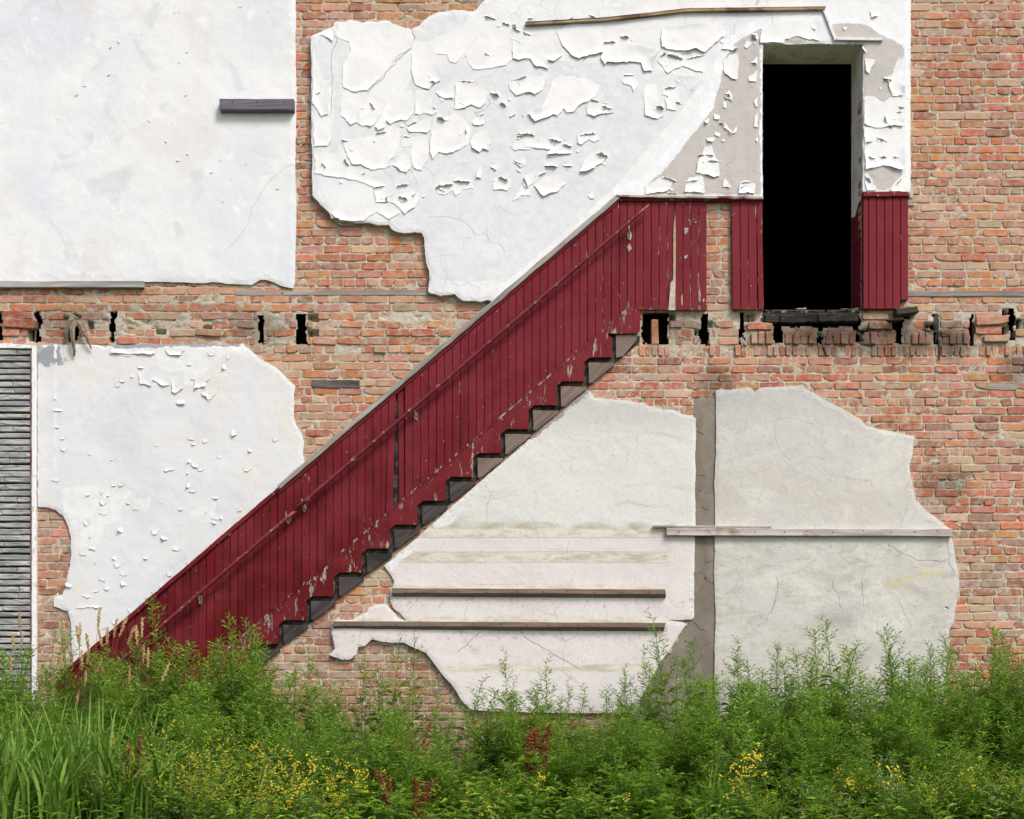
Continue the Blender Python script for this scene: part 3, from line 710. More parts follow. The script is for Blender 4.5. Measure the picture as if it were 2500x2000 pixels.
# --- lower-right sheet
ygraf = crop([(1050, 1510), (1150, 1495), (1250, 1460), (1330, 1440), (1430, 1435)], 1800, 900, 2.874)
def mask_I(Q):
    n = fbm(Q[:, 0] * .01, Q[:, 1] * .016, 91, 4)
    dk = soft(70 - np.hypot((Q[:, 0] - 2045) / 1.1, (Q[:, 1] - 1505) * 2), 50) * .55
    tp = soft(1010 - Q[:, 1], 40) * soft(n * 60 + 10, 60) * .62
    return masks(Q, np.maximum(dk, tp), soft(14 - pdist(Q, ygraf, False), 14) * .58)
def dirty(k, c):
    z = k.xyz()[2]
    low = k.ss(z, WZ(1300), WZ(1340))
    low = k.ma('SUBTRACT', 1., low)
    f = k.ma('MULTIPLY', k.ss(z, WZ(1330), WZ(1305), 1, 0), k.ss(k.noise(8, 8, .75, k.map(k.pos(), (.6, 1, 1.2))), .46, .66))
    c = k.mix(k.ma('MULTIPLY', f, .45), c, alb(162, 156, 142))
    c = k.mix(k.ma('MULTIPLY', k.ss(z, WZ(1060), WZ(980)), .8), c, alb(198, 198, 196))
    return c
m_I = plaster_mat('bare grey plaster', alb(210, 208, 202),
    [(alb(206, 201, 192), 1.8, .44, .64, .9, (.5, 1, 1)), (alb(222, 220, 213), 2.6, .5, .64, .8, (.7, 1, 1)), (alb(184, 176, 162), 6, .58, .72, .5, (.5, 1, 1.3)), (alb(190, 188, 184), 14, .52, .68, .4, (1, 1, 1))],
    cR=alb(168, 168, 168), cG=alb(210, 204, 150), mw=.3, crack=.2, crack_scale=1.6, bumpd=.0035, speck=.34, custom=dirty, hair=(120, 112, 104))
ick = [([(2161, 1317), (2170, 1335)] + crop([(1080, 1250), (1150, 1300), (1200, 1310), (1260, 1350), (1340, 1345), (1420, 1352), (1470, 1345)], 1800, 900, 2.874), 1.9), (crop([(1478, 1200), (1472, 1290), (1478, 1370), (1500, 1410), (1530, 1445)], 1800, 900, 2.874), 1.8),
       (crop([(275, 1455), (282, 1560), (260, 1640), (225, 1725)], 1800, 900, 2.874), 1.6), (crop([(305, 0), (270, 90), (215, 195), (150, 250)], 1800, 1450, 3.08), 1.3), (crop([(660, 1480), (675, 1540), (705, 1580), (715, 1660), (735, 1700)], 1800, 900, 2.874), 1.6), (crop([(870, 1480), (872, 1590), (890, 1680)], 1800, 900, 2.874), 1.5),
       (crop([(1210, 50), (1260, 160), (1300, 250)], 1800, 1450, 3.08), 1.2), (crop([(1040, 190), (1050, 280), (1060, 340)], 1800, 1450, 3.08), 1.4), (crop([(1040, 1205), (1060, 1250), (1080, 1290)], 1800, 900, 2.874), 1.5), (crop([(250, 400), (270, 520), (320, 600), (380, 660)], 1800, 900, 2.874), .8), (crop([(590, 700), (640, 750), (800, 775), (930, 790), (945, 840)], 1800, 900, 2.874), .8), (crop([(70, 330), (50, 430), (30, 470)], 1800, 900, 2.874), .8), (crop([(280, 355), (380, 350), (450, 370), (540, 400)], 1800, 900, 2.874), .8)]
ihl = [(293, 1257, 2.2), (650, 1250, 2.6), (1417, 1250, 2.2), (40, 1332, 2.4), (15, 1345, 1.8), (423, 1342, 2), (841, 1345, 1.6), (905, 1343, 2.4), (589, 1410, 1.6), (282, 1566, 2.2), (421, 1575, 1.8), (635, 1568, 2.2), (25, 1575, 1.6), (1388, 1580, 1.8), (1413, 1575, 1.8), (1057, 1572, 1.4), (1420, 1355, 2.4), (516, 162, 1.8), (1125, 1053, 1.2)]
ihl = [(1800 + x / 2.874, 900 + y / 2.874, r) for x, y, r in ihl] + [(1800 + x / 3.08, 1450 + y / 3.08, r) for x, y, r in ((70, 250, 2.4), (118, 267, 2), (1467, 255, 3.2), (1548, 255, 2.4), (1143, 258, 2.6), (580, 243, 2), (1566, 108, 8))]
pI = sheet('plaster_panel', out_I, .020, m_I, 'bare grey plaster sheet with nail holes at the lower right', amp=1.6, seed=53, spacing=10, cracks=[(p, w * .55) for p, w in ick], holes=ihl, mask=mask_I, under=True)

# ------------------------------------------------------------------ peeling paint
k = M('paint flake')
c = k.mix(k.ss(k.noise(8, 4), .35, .65), alb(243, 243, 241), alb(235, 236, 237))
geo = k.n('ShaderNodeNewGeometry')
c = k.mix(geo.outputs['Backfacing'], c, alb(232, 224, 205))
m_flake = k.fin(c, .6, k.bump(k.noise(40, 4), .0015), .35)

k = M('greyish paint flake'); m_flake2 = k.fin(k.mix(k.n('ShaderNodeNewGeometry').outputs['Backfacing'], k.mix(k.ss(k.noise(8, 4), .35, .65), alb(231, 232, 233), alb(222, 223, 225)), alb(222, 214, 198)), .7, k.bump(k.noise(40, 4), .0015), .25)
def flake(poly, base, parent, lift=.02, seed=0, name='paint_flake'):
    """a lifted sheet of paint: lies on the wall in the middle, its lower and side edges curl away"""
    ring = jag(poly, 4.5, 3.0, seed, .06)
    cen = ring.mean(0)
    sp = 6.0
    lo, hi = ring.min(0), ring.max(0)
    X, Y = np.meshgrid(np.arange(lo[0], hi[0], sp), np.arange(lo[1], hi[1], sp))
    rs = np.random.RandomState(seed)
    P = np.stack([X.ravel(), Y.ravel()], 1) + (rs.rand(X.size, 2) - .5) * 3
    P = P[inside(P, ring)]
    if len(P): P = P[pdist(P, ring) > 2.5]
    pts = [Vector(p) for p in ring] + [Vector(p) for p in P]; n = len(ring)
    vo, eo, fo, *_ = delaunay_2d_cdt(pts, [(i, (i + 1) % n) for i in range(n)], [], 1, 1e-4, False)
    Q = np.array([(v.x, v.y) for v in vo])
    d = pdist(Q, ring); size = max(12, min(hi - lo))
    rel = (Q - cen) / (np.maximum(hi - lo, 1) / 2)
    low = np.clip(rel[:, 1] * .8 + .25, 0, 1.2)                 # lower edges hang free, tops cling
    ang = np.arctan2(rel[:, 1], rel[:, 0])
    var = .45 + .55 * fbm(np.cos(ang) * 1.7 + seed, np.sin(ang) * 1.7, seed + 2, 3) + .25
    wd = min(13, size * .38)
    cur = np.clip(1 - d / wd, 0, 1) ** 1.3
    out = .0016 + lift * cur * np.clip(low + .12 + .35 * np.clip(var - .7, 0, 1), 0, 1.3) * np.clip(var * 1.6 - .5, .02, 1.5)
    shr = cur * (out / .02) * 2.2
    Q2 = Q - (Q - cen) / (np.linalg.norm(Q - cen, axis=1, keepdims=True) + 1e-6) * shr[:, None]
    out = out - .0006 + (seed % 97) * .00003 + SURF[parent.name](Q)
    V = [((a - 1250) / S, -o, (1600 - b) / S + CAMZ) for (a, b), o in zip(Q2, out)]
    fa = np.array([list(f) for f in fo]); fo = fa[inside(Q[fa].mean(1), ring)].tolist()
    F = [tuple(f) if area(Q[list(f)]) < 0 else tuple(f)[::-1] for f in fo]
    link(name, mesh(name, V, F, smooth=True), parent, m_flake if parent is pD else m_flake2)
def curl(cx, cy, w, h, ang, base, parent, seed=0, turn=150):
    """a rolled-up tongue of paint, attached along one side"""
    rs = random.Random(seed); nu, nv = max(4, int(w / 4)), 6
    ca, sa = math.cos(R(ang)), math.sin(R(ang)); base = float(SURF[parent.name](np.array([[cx, cy]], float))[0])
    V = []
    prof = [rs.uniform(.45, 1.) for _ in range(nu + 1)]
    th = R(turn)
    for i in range(nu + 1):
        u = (i / nu - .5) * w; e = prof[i] * (1 - .5 * abs(2 * i / nu - 1) ** 3)
        r = h / th * rs.uniform(.8, 1.1)
        for j in range(nv + 1):
            a = th * e * j / nv
            v = r * math.sin(a) * 1.15; o = r * (1 - math.cos(a))
            x = u + rs.uniform(-.5, .5); px = cx + x * ca - v * sa; py = cy + x * sa + v * ca
            V.append((WX(px), -base - .0015 - o / S, WZ(py)))
    F = [(i * (nv + 1) + j, i * (nv + 1) + j + 1, (i + 1) * (nv + 1) + j + 1, (i + 1) * (nv + 1) + j) for i in range(nu) for j in range(nv)]
    link('paint_flake', mesh('paint_flake', V, F, smooth=True), parent, m_flake if parent is pD else m_flake2)

B_D = .0465
fl_a = [[(480, 775), (590, 805), (670, 820), (655, 900), (625, 1000), (600, 1050), (550, 1075), (510, 1050), (485, 1015), (460, 1000), (458, 900)],
    [(690, 825), (760, 830), (840, 880), (800, 960), (760, 1040), (710, 1095), (600, 1060), (640, 920)],
    [(850, 880), (950, 810), (1060, 770), (1075, 880), (1070, 960), (1020, 1035), (960, 1030), (870, 1070), (840, 1040), (830, 1090), (770, 1118), (745, 1090), (800, 990)],
    [(1085, 770), (1200, 780), (1235, 900), (1275, 965), (1230, 995), (1170, 975), (1080, 978)], [(1260, 800), (1330, 770), (1410, 720), (1415, 850), (1340, 855), (1290, 830)],
    [(1420, 720), (1500, 690), (1570, 715), (1650, 730), (1690, 800), (1685, 880), (1640, 920), (1590, 915), (1550, 900), (1500, 935), (1418, 940)],
    [(470, 1220), (540, 1195), (690, 1165), (790, 1130), (930, 1090), (960, 1130), (950, 1230), (910, 1330), (885, 1380), (880, 1420), (770, 1445), (720, 1450), (620, 1410), (560, 1405), (520, 1330)],
    [(975, 1200), (1000, 1160), (1080, 1165), (1190, 1165), (1205, 1230), (1190, 1370), (1135, 1460), (1065, 1430), (1045, 1320), (1060, 1240), (1000, 1265), (970, 1240)],
    [(1215, 1110), (1235, 1020), (1330, 1010), (1415, 970), (1500, 1010), (1550, 1100), (1530, 1230), (1440, 1290), (1360, 1315), (1280, 1300), (1230, 1360), (1205, 1290)],
    [(1540, 1210), (1600, 1130), (1680, 1120), (1725, 1200), (1715, 1285), (1660, 1280), (1620, 1305), (1555, 1265)], [(1010, 1090), (1080, 1050), (1160, 1010), (1225, 1010), (1220, 1110), (1190, 1145), (1030, 1125)],
    [(895, 1405), (960, 1330), (1010, 1290), (1045, 1340), (1060, 1420), (1020, 1475), (960, 1455)], [(1570, 600), (1700, 600), (1845, 565), (1900, 520), (2060, 530), (2060, 300), (1600, 350), (1500, 480), (1530, 540)],
    [(430, 215), (880, 215), (1050, 275), (1070, 350), (1040, 430), (950, 490), (860, 590), (820, 650), (690, 780), (590, 795), (470, 760), (480, 560), (545, 450), (520, 370), (430, 330)],
    [(1060, 370), (1200, 380), (1400, 290), (1550, 220), (1600, 340), (1500, 470), (1420, 550), (1370, 540), (1350, 480), (1260, 470), (1300, 700), (1240, 720), (1190, 770), (1090, 740), (1050, 630)],
    [(230, 330), (390, 260), (410, 370), (330, 330), (280, 310)], [(225, 420), (300, 640), (330, 780), (360, 960), (370, 990), (300, 1010), (225, 900)], [(225, 1030), (360, 1010), (390, 1200), (350, 1255), (240, 1255)],
    [(720, 1480), (880, 1570), (870, 1720), (760, 1720), (730, 1590), (600, 1540), (240, 1480), (240, 1300), (480, 1310), (520, 1420)], [(380, 90 + 1725), (470, 1725), (760, 1725), (900, 1770), (960, 1810), (870, 1860), (760, 1800), (650, 1880), (560, 1885), (450, 1870)],
    [(1260, 1590), (1400, 1560), (1560, 1540), (1580, 1600), (1490, 1610), (1430, 1670), (1400, 1620), (1320, 1670), (1270, 1640)], [(1730, 1560), (1800, 1500), (1900, 1530), (1890, 1590), (1860, 1620), (1740, 1610)], [(1900, 1720), (1990, 1560), (2060, 1540), (2060, 1660), (1980, 1660)],
    [(880, 1725), (930, 1660), (1080, 1620), (1130, 1650), (1110, 1725), (1080, 1770), (1000, 1825), (940, 1760)], [(1860, 720), (2000, 680), (2060, 690), (2060, 800), (1930, 820), (1880, 770)], [(1970, 1170), (2060, 1130), (2060, 1270), (1920, 1285), (1885, 1250)],
    [(1910, 1380), (2010, 1340), (2020, 1400), (1970, 1430)], [(1720, 1410), (1780, 1410), (1770, 1460)], [(1560, 1040), (1600, 1000), (1660, 1010), (1665, 1070), (1590, 1075)], [(1600, 1520), (1620, 1420), (1650, 1420), (1650, 1530)]]
fl_b = [[(0, 520), (150, 515), (200, 580), (310, 600), (300, 520), (350, 535), (430, 490), (420, 420), (360, 330), (300, 290), (0, 330)],
    [(365, 290), (500, 220), (750, 220), (780, 330), (850, 320), (900, 250), (1010, 270), (1000, 400), (1250, 430), (1200, 500), (1190, 610), (1110, 615), (1080, 550), (1000, 540), (900, 555), (800, 545), (780, 565), (745, 520), (755, 470), (650, 485), (555, 515), (490, 475), (420, 400)],
    [(1255, 250), (1750, 200), (1800, 300), (1700, 400), (1630, 470), (1540, 440), (1460, 455), (1320, 440), (1250, 420)], [(410, 640), (500, 660), (620, 680), (740, 740), (700, 830), (650, 870), (560, 915), (520, 960), (460, 980), (430, 930), (380, 1000), (350, 990), (260, 1020), (180, 1045), (120, 970), (250, 920), (300, 800), (345, 690)],
    [(0, 690), (100, 660), (160, 645), (290, 665), (260, 760), (200, 825), (130, 800), (30, 815), (0, 780)], [(625, 920), (700, 860), (780, 910), (870, 960), (750, 985), (690, 1005), (630, 980)], [(925, 650), (1030, 660), (1060, 740), (1020, 795), (990, 740), (930, 720)],
    [(1110, 720), (1200, 720), (1230, 900), (1280, 990), (1220, 1030), (1120, 1000), (1100, 850)], [(1265, 760), (1340, 735), (1395, 760), (1415, 890), (1375, 880), (1375, 950), (1295, 945), (1290, 850), (1320, 830), (1265, 810)],
    [(1215, 520), (1300, 480), (1440, 540), (1560, 500), (1630, 560), (1600, 630), (1440, 580), (1350, 600), (1300, 630)], [(0, 1280), (50, 1210), (130, 1200), (230, 1200), (230, 1270), (120, 1250)], [(235, 1170), (340, 1170), (420, 1250), (510, 1290), (500, 1310), (300, 1325), (320, 1280), (225, 1270)],
    [(545, 1145), (640, 1160), (730, 1150), (740, 1200), (690, 1210), (650, 1190), (580, 1245), (545, 1225)], [(700, 1290), (810, 1335), (760, 1390), (680, 1440), (610, 1470), (565, 1465), (610, 1360)], [(180, 1570), (290, 1500), (420, 1490), (450, 1560), (390, 1620), (320, 1650), (260, 1675)],
    [(100, 1490), (180, 1460), (190, 1540), (110, 1610), (90, 1560)], [(1765, 530), (1830, 480), (1900, 470), (1910, 560), (1890, 690), (1850, 680), (1780, 640)], [(1780, 830), (1830, 780), (1865, 850), (1850, 870), (1790, 850)], [(1780, 870), (1810, 870), (1800, 925), (1775, 920)], [(1690, 970), (1750, 985), (1740, 1030), (1690, 1020)],
    [(1740, 1050), (1800, 1060), (1850, 1140), (1890, 1080), (1890, 1140), (1840, 1140)], [(1615, 1040), (1655, 1020), (1650, 1065), (1620, 1065)], [(1630, 1180), (1700, 1175), (1690, 1220), (1640, 1215)], [(1700, 1120), (1745, 1140), (1730, 1170), (1695, 1150)],
    [(1560, 1380), (1620, 1250), (1670, 1240), (1740, 1400), (1750, 1500), (1700, 1520), (1610, 1490), (1540, 1480)], [(1120, 1590), (1250, 1500), (1360, 1520), (1330, 1600), (1290, 1640), (1120, 1650)], [(1460, 1560), (1480, 1510), (1600, 1500), (1620, 1640), (1440, 1640)], [(1770, 1590), (1780, 1520), (1845, 1590)], [(1895, 1640), (1920, 1560), (2040, 1560), (2040, 1650)],
    [(1980, 660), (2060, 600), (2060, 710), (1985, 700)], [(2030, 880), (2060, 830), (2062, 920), (2045, 915)], [(2040, 990), (2064, 960), (2064, 1090), (2030, 1080)], [(2000, 550), (2062, 490), (2062, 560)], [(2035, 1190), (2064, 1160), (2064, 1215)], [(640, 1660), (680, 1630), (700, 1690), (655, 1690)], [(20, 1370), (70, 1350), (110, 1380), (70, 1430)]]
fl_c = [[(650, 190), (700, 200), (690, 230), (665, 225)], [(300, 240), (400, 170), (650, 170), (700, 230), (720, 300), (640, 300), (560, 270), (470, 290), (460, 320), (300, 320)], [(1070, 90), (1125, 90), (1125, 135), (1070, 145)], [(1030, 430), (1105, 430), (1060, 535), (1030, 520)], [(1160, 560), (1250, 540), (1300, 430), (1310, 680), (1220, 690), (1190, 590)],
    [(1025, 700), (1100, 690), (1150, 740), (1215, 700), (1310, 700), (1305, 900), (1100, 910), (1025, 890)], [(1025, 900), (1310, 920), (1310, 1210), (1160, 1180), (1030, 1210)], [(1030, 1230), (1085, 1280), (1110, 1350), (1040, 1355)], [(1205, 1340), (1250, 1290), (1310, 1220), (1310, 1360), (1210, 1365)], [(180, 350), (200, 300), (240, 310), (210, 360)],
    [(20, 360), (60, 340), (140, 345), (120, 375)], [(875, 205), (910, 210), (890, 235)], [(45, 1310), (50, 1265), (100, 1325)], [(150, 1350), (165, 1290), (230, 1285), (180, 1330)]]
sd = 100
for poly in fl_a: sd += 1; flake(crop(poly, 700, 0, 3.45), B_D + (.008 if min(p[0] for p in poly) < 700 else 0), pD, random.Random(sd).choice((.004, .007, .010, .016)), sd)
for poly in fl_b: sd += 1; flake(crop(poly, 1250, 0, 3.45), B_D, pD, random.Random(sd).choice((.006, .009, .013, .018)), sd)
for poly in fl_c: sd += 1; flake(crop(poly, 1750, 0, 2.875), B_D, pD, random.Random(sd).choice((.006, .009, .013, .018)), sd)
# rolled curls: (x, y, width, roll height, angle)
cu_a = [(740, 900, 80, 60, 55), (1240, 700, 60, 50, 20), (500, 1190, 60, 40, 10), (790, 1130, 120, 30, -12), (520, 1380, 70, 60, 45), (650, 1470, 40, 30, -25), (780, 1580, 110, 40, -10), (980, 1570, 110, 40, -10), (990, 1670, 90, 60, 20), (1070, 1640, 50, 40, -40), (1330, 1570, 160, 55, -8), (1480, 1530, 160, 50, 4), (1310, 1010, 80, 60, 20), (1060, 1050, 90, 40, -25), (1760, 800, 90, 60, 25),
        (1830, 890, 70, 50, 35), (1960, 670, 140, 35, -15), (1900, 980, 70, 30, -30), (1980, 1150, 90, 45, -5), (1950, 1370, 80, 40, 20), (1750, 1420, 60, 50, 30), (1830, 1510, 90, 60, 20), (1020, 1160, 60, 25, 5), (1250, 920, 40, 30, 20), (1530, 1110, 40, 60, 75), (1640, 970, 40, 30, -30), (1520, 700, 120, 22, 5), (330, 1400, 60, 40, 50), (640, 140 + 500 * 0, 10, 10, 0), (1720, 160, 110, 40, 15), (1850, 215, 70, 35, 20), (1940, 260, 80, 40, 30), (2030, 300, 70, 35, 10), (270, 800, 50, 25, -20), (1700, 470, 60, 30, 35), (860, 1690, 40, 70, 70)]
cu_b = [(700, 860, 80, 45, 15), (800, 910, 100, 60, 20), (640, 1140, 150, 40, -5), (120, 1140, 160, 50, 5), (360, 1180, 130, 60, 10), (470, 1230, 80, 60, 15), (330, 1400, 120, 60, 5), (470, 1400, 90, 45, 0), (760, 1310, 110, 60, 15), (260, 1470, 90, 35, -25), (130, 1540, 90, 60, 60), (820, 370, 110, 40, 0), (950, 320, 80, 50, 10), (1270, 470, 60, 40, -20), (1370, 490, 150, 45, 15), (1540, 490, 170, 30, -12), (1330, 750, 110, 35, -5), (1250, 910, 70, 60, 20), (980, 640, 90, 40, 0), (1400, 880, 50, 30, 20), (1870, 430, 60, 40, -25), (30, 230, 50, 40, 35), (130, 290, 80, 40, 20), (1320, 1520, 140, 40, 15), (1350, 1640, 90, 30, 5), (2040, 320, 60, 60, 60), (1590, 1320, 60, 40, 0), (1700, 1370, 120, 35, 3), (1660, 1310, 80, 40, 10), (1770, 1060, 70, 35, 25), (1820, 810, 60, 50, 40), (1960, 1550, 90, 35, -5), (1510, 1530, 110, 40, -10), (160, 170, 60, 25, 0), (700, 160, 120, 30, 25), (900, 160, 80, 30, 10), (480, 180, 90, 25, -30)]
cu_c = [(280, 270, 50, 50, 70), (1190, 560, 70, 40, 10), (1190, 850, 60, 50, 70), (1220, 900, 40, 30, 50), (1160, 1110, 60, 30, 10), (1150, 980, 80, 30, 20), (1060, 1000, 60, 30, -10), (1250, 1110, 50, 30, 0), (1290, 760, 50, 30, 10), (1270, 800, 40, 20, 0), (1130, 1360, 60, 40, 10), (1230, 1360, 60, 40, -10), (1060, 1270, 60, 40, 40), (1030, 360, 50, 40, 50), (1260, 1280, 60, 50, -40), (1080, 1110, 60, 30, 15)]
for L, ox, oy, s in ((cu_a, 700, 0, 3.45), (cu_b, 1250, 0, 3.45), (cu_c, 1750, 0, 2.875)):
    for x, y, w, h, a in L: sd += 1; curl(ox + x / s, oy + y / s, w / s * .9, h / s * .8, a, B_D + (.008 if ox + x / s < 860 else 0), pD, sd, random.Random(sd).uniform(110, 230))
# small flakes on the lower-left sheet
B_E = .0235
ec = [(790, 655, 60, 30, 0), (850, 630, 50, 30, -20), (765, 690, 30, 40, 80), (910, 570, 60, 30, 10), (980, 580, 50, 30, -10), (1220, 555, 50, 25, 0), (1455, 570, 50, 60, 70), (1330, 640, 60, 50, 30), (1380, 720, 50, 60, 60), (1320, 745, 60, 40, 10), (1130, 680, 50, 30, 0), (1350, 770, 40, 40, 20), (1160, 800, 60, 40, 5), (1250, 640, 40, 40, 60), (1230, 1020, 60, 40, 60), (1250, 1060, 50, 30, 20), (1320, 1045, 50, 40, 60), (1770, 1030, 60, 40, 10), (1230, 1170, 40, 50, 60), (1260, 1200, 70, 40, 40), (1300, 1220, 60, 40, 20), (1225, 1330, 40, 60, 80), (1240, 1360, 60, 40, 0), (1095, 1230, 40, 60, 80), (735, 1325, 40, 30, 0), (785, 1320, 40, 40, 70), (660, 1375, 40, 40, 80), (570, 1385, 40, 30, 0), (825, 1440, 40, 20, 0), (875, 1475, 60, 30, 0), (670, 1440, 50, 40, 70), (675, 1500, 50, 40, 60), (560, 1560, 60, 50, 10), (1385, 1405, 60, 30, 0), (1540, 1485, 50, 25, 0), (1390, 1540, 70, 40, -20), (1430, 1530, 50, 40, 60), (1330, 1490, 50, 40, 20), (360, 1300, 30, 50, 85), (370, 770, 30, 40, 85), (405, 1025, 30, 40, 80), (420, 1095, 60, 40, 20), (370, 950, 50, 30, 0), (375, 850, 30, 60, 88), (1165, 1480, 40, 30, 0), (1010, 1070, 40, 20, 0), (1410, 1145, 40, 20, 10), (1590, 1230, 40, 60, 80), (1610, 1100, 50, 40, 30), (720, 480, 60, 30, 0), (810, 490, 90, 25, 5), (1140, 490, 100, 25, -3), (1360, 490, 90, 25, 3), (1470, 500, 50, 50, 60), (700, 1390, 30, 30, 0), (1210, 1250, 30, 20, 0), (730, 1160, 20, 40, 60), (580, 1125, 40, 20, 0), (1040, 1440, 30, 20, 0)]
def chip(x, y, w, h, a, base, parent, seed):
    rr = random.Random(seed); n = 7; ca, sa = math.cos(R(a)), math.sin(R(a)); P = []
    for i in range(n):
        t = 6.283 * i / n + rr.uniform(-.25, .25); q = rr.uniform(.55, 1.15); u, v = math.cos(t) * w * .55 * q, math.sin(t) * h * .6 * q
        P.append((x + (u * ca - v * sa) * .8, y + (u * sa + v * ca) * .8))
    flake(P, base, parent, rr.uniform(.002, .008), seed)
rq = random.Random(61)
for L, ox, oy, s_ in ((cu_a, 700, 0, 3.45), (cu_b, 1250, 0, 3.45), (cu_c, 1750, 0, 2.875)):
    for x, y, w, h, a in L:
        sd += 1; X_, Y_ = ox + x / s_ + rq.gauss(0, 22), oy + y / s_ + rq.gauss(6, 16)
        if sdist(np.array([[X_, Y_]]), out_D)[0] > 16: chip(X_, Y_, rq.uniform(7, 20), rq.uniform(5, 11), rq.uniform(-40, 60), B_D + .001, pD, sd)
for i, (x, y, w, h, a) in enumerate(ec):
    sd += 1
    if i % 3: chip(x / 2.629, 680 + y / 2.629, w / 2.629, h / 2.629 * 1.3, a, B_E, pE, sd)
    else: curl(x / 2.629, 680 + y / 2.629, w / 2.629 * .65, h / 2.629 * .6, a, B_E, pE, sd, random.Random(sd).uniform(60, 130))
ef = [(460, 160, 40, 40, 60), (545, 60, 40, 40, 70), (545, 110, 50, 40, 60), (650, 200, 40, 60, 70), (495, 295, 80, 30, 5), (820, 210, 60, 30, 0), (870, 240, 60, 40, 20), (630, 380, 50, 60, 70), (655, 430, 50, 50, 60), (660, 480, 60, 40, 30), (545, 460, 50, 30, 0), (940, 300, 80, 40, 0), (510, 520, 60, 30, -20), (460, 545, 60, 25, 10), (440, 600, 90, 30, 0), (500, 600, 90, 30, 0), (690, 630, 50, 30, 20), (605, 685, 40, 30, 0), (770, 345, 40, 30, 0), (900, 430, 60, 40, -40), (860, 500, 60, 40, -40), (1080, 310, 60, 40, -40), (1130, 270, 60, 40, -40), (1200, 210, 60, 40, -40), (370, 485, 60, 50, 20), (570, 510, 50, 30, 20), (505, 370, 30, 30, 0), (1130, 160, 40, 30, 10), (1265, 95, 40, 25, 0), (710, 90, 30, 25, 0), (620, 350, 40, 60, 80), (440, 325, 60, 20, 0), (560, 710, 40, 20, 0), (480, 230, 30, 30, 0), (980, 410, 50, 35, -40), (1000, 380, 50, 30, -40)]
for i, (x, y, w, h, a) in enumerate(ef):
    sd += 1
    if i % 3: chip(x / 2.156, 1200 + y / 2.156, w / 2.156, h / 2.156 * 1.3, a, B_E, pE, sd)
    else: curl(x / 2.156, 1200 + y / 2.156, w / 2.156 * .65, h / 2.156 * .6, a, B_E, pE, sd, random.Random(sd).uniform(60, 130))
for poly in ([(890, 610), (1000, 560), (1090, 600), (1100, 690), (1040, 690), (990, 655), (970, 700), (900, 680)], [(1105, 600), (1185, 590), (1185, 710), (1130, 750), (1100, 730)], [(1140, 760), (1190, 760), (1195, 810), (1140, 815)], [(1490, 960), (1530, 930), (1535, 1015), (1485, 1015)], [(1255, 650), (1310, 620), (1330, 700), (1250, 710)], [(1290, 740), (1380, 700), (1390, 745), (1345, 785)], [(720, 455), (1000, 450), (1000, 490), (870, 490), (720, 485)], [(1060, 460), (1200, 455), (1160, 500), (1080, 490)]):
    sd += 1; flake(crop(poly, 0, 680, 2.629), B_E, pE, .014, sd)
# random little chips on the smooth panel and lower sheets
rc = random.Random(5)
for x, y in ((700, 250), (650, 280), (880, 710), (1410, 45), (1095, 310), (1355, 1050), (1305, 1185), (1295, 940), (975, 830), (1105, 905), (500, 505), (345, 700), (25, 720), (1625, 1105), (1580, 70), (640, 440), (1440, 960), (1240, 1010), (1045, 940), (1090, 560), (450, 560)):
    sd += 1; curl(x / 2.396, y / 2.396, rc.uniform(5, 10), rc.uniform(2.5, 5), rc.uniform(-30, 60), .0205, pA, sd, rc.uniform(60, 130))

# ------------------------------------------------------------------ doorway
m_rev = plaster_mat('doorway lining', alb(238, 232, 220), [(alb(206, 194, 172), 6, .45, .65, .8, (1, 1, 1))], crack=.5, crack_scale=7, bumpd=.006)
dw = thing('doorway', 'open black doorway with bare plastered reveals at the top of the stair', 'doorway')
x0, x1, zt, zb = WX(1860), WX(2104), WZ(112), WZ(757)
def quad(name, pts, mat, parent, n=1):
    return link(name, mesh(name, pts, [(0, 1, 2, 3)]), parent, mat)
yf = -.038
quad('head_lining', [(x0, yf, zt), (x1, yf, zt), (x1, .36, zt), (x0, .36, zt)], m_rev, dw)
quad('jamb_lining', [(x1, yf, zb), (x1, .36, zb), (x1, .36, zt), (x1, yf, zt)], m_rev, dw)
quad('jamb_lining', [(x0, .36, zb), (x0, yf, zb), (x0, yf, zt), (x0, .36, zt)], m_rev, dw)
quad('threshold', [(x0, -.01, zb + .004), (x1, -.01, zb + .004), (x1, .36, zb + .004), (x0, .36, zb + .004)], m_dark, dw)

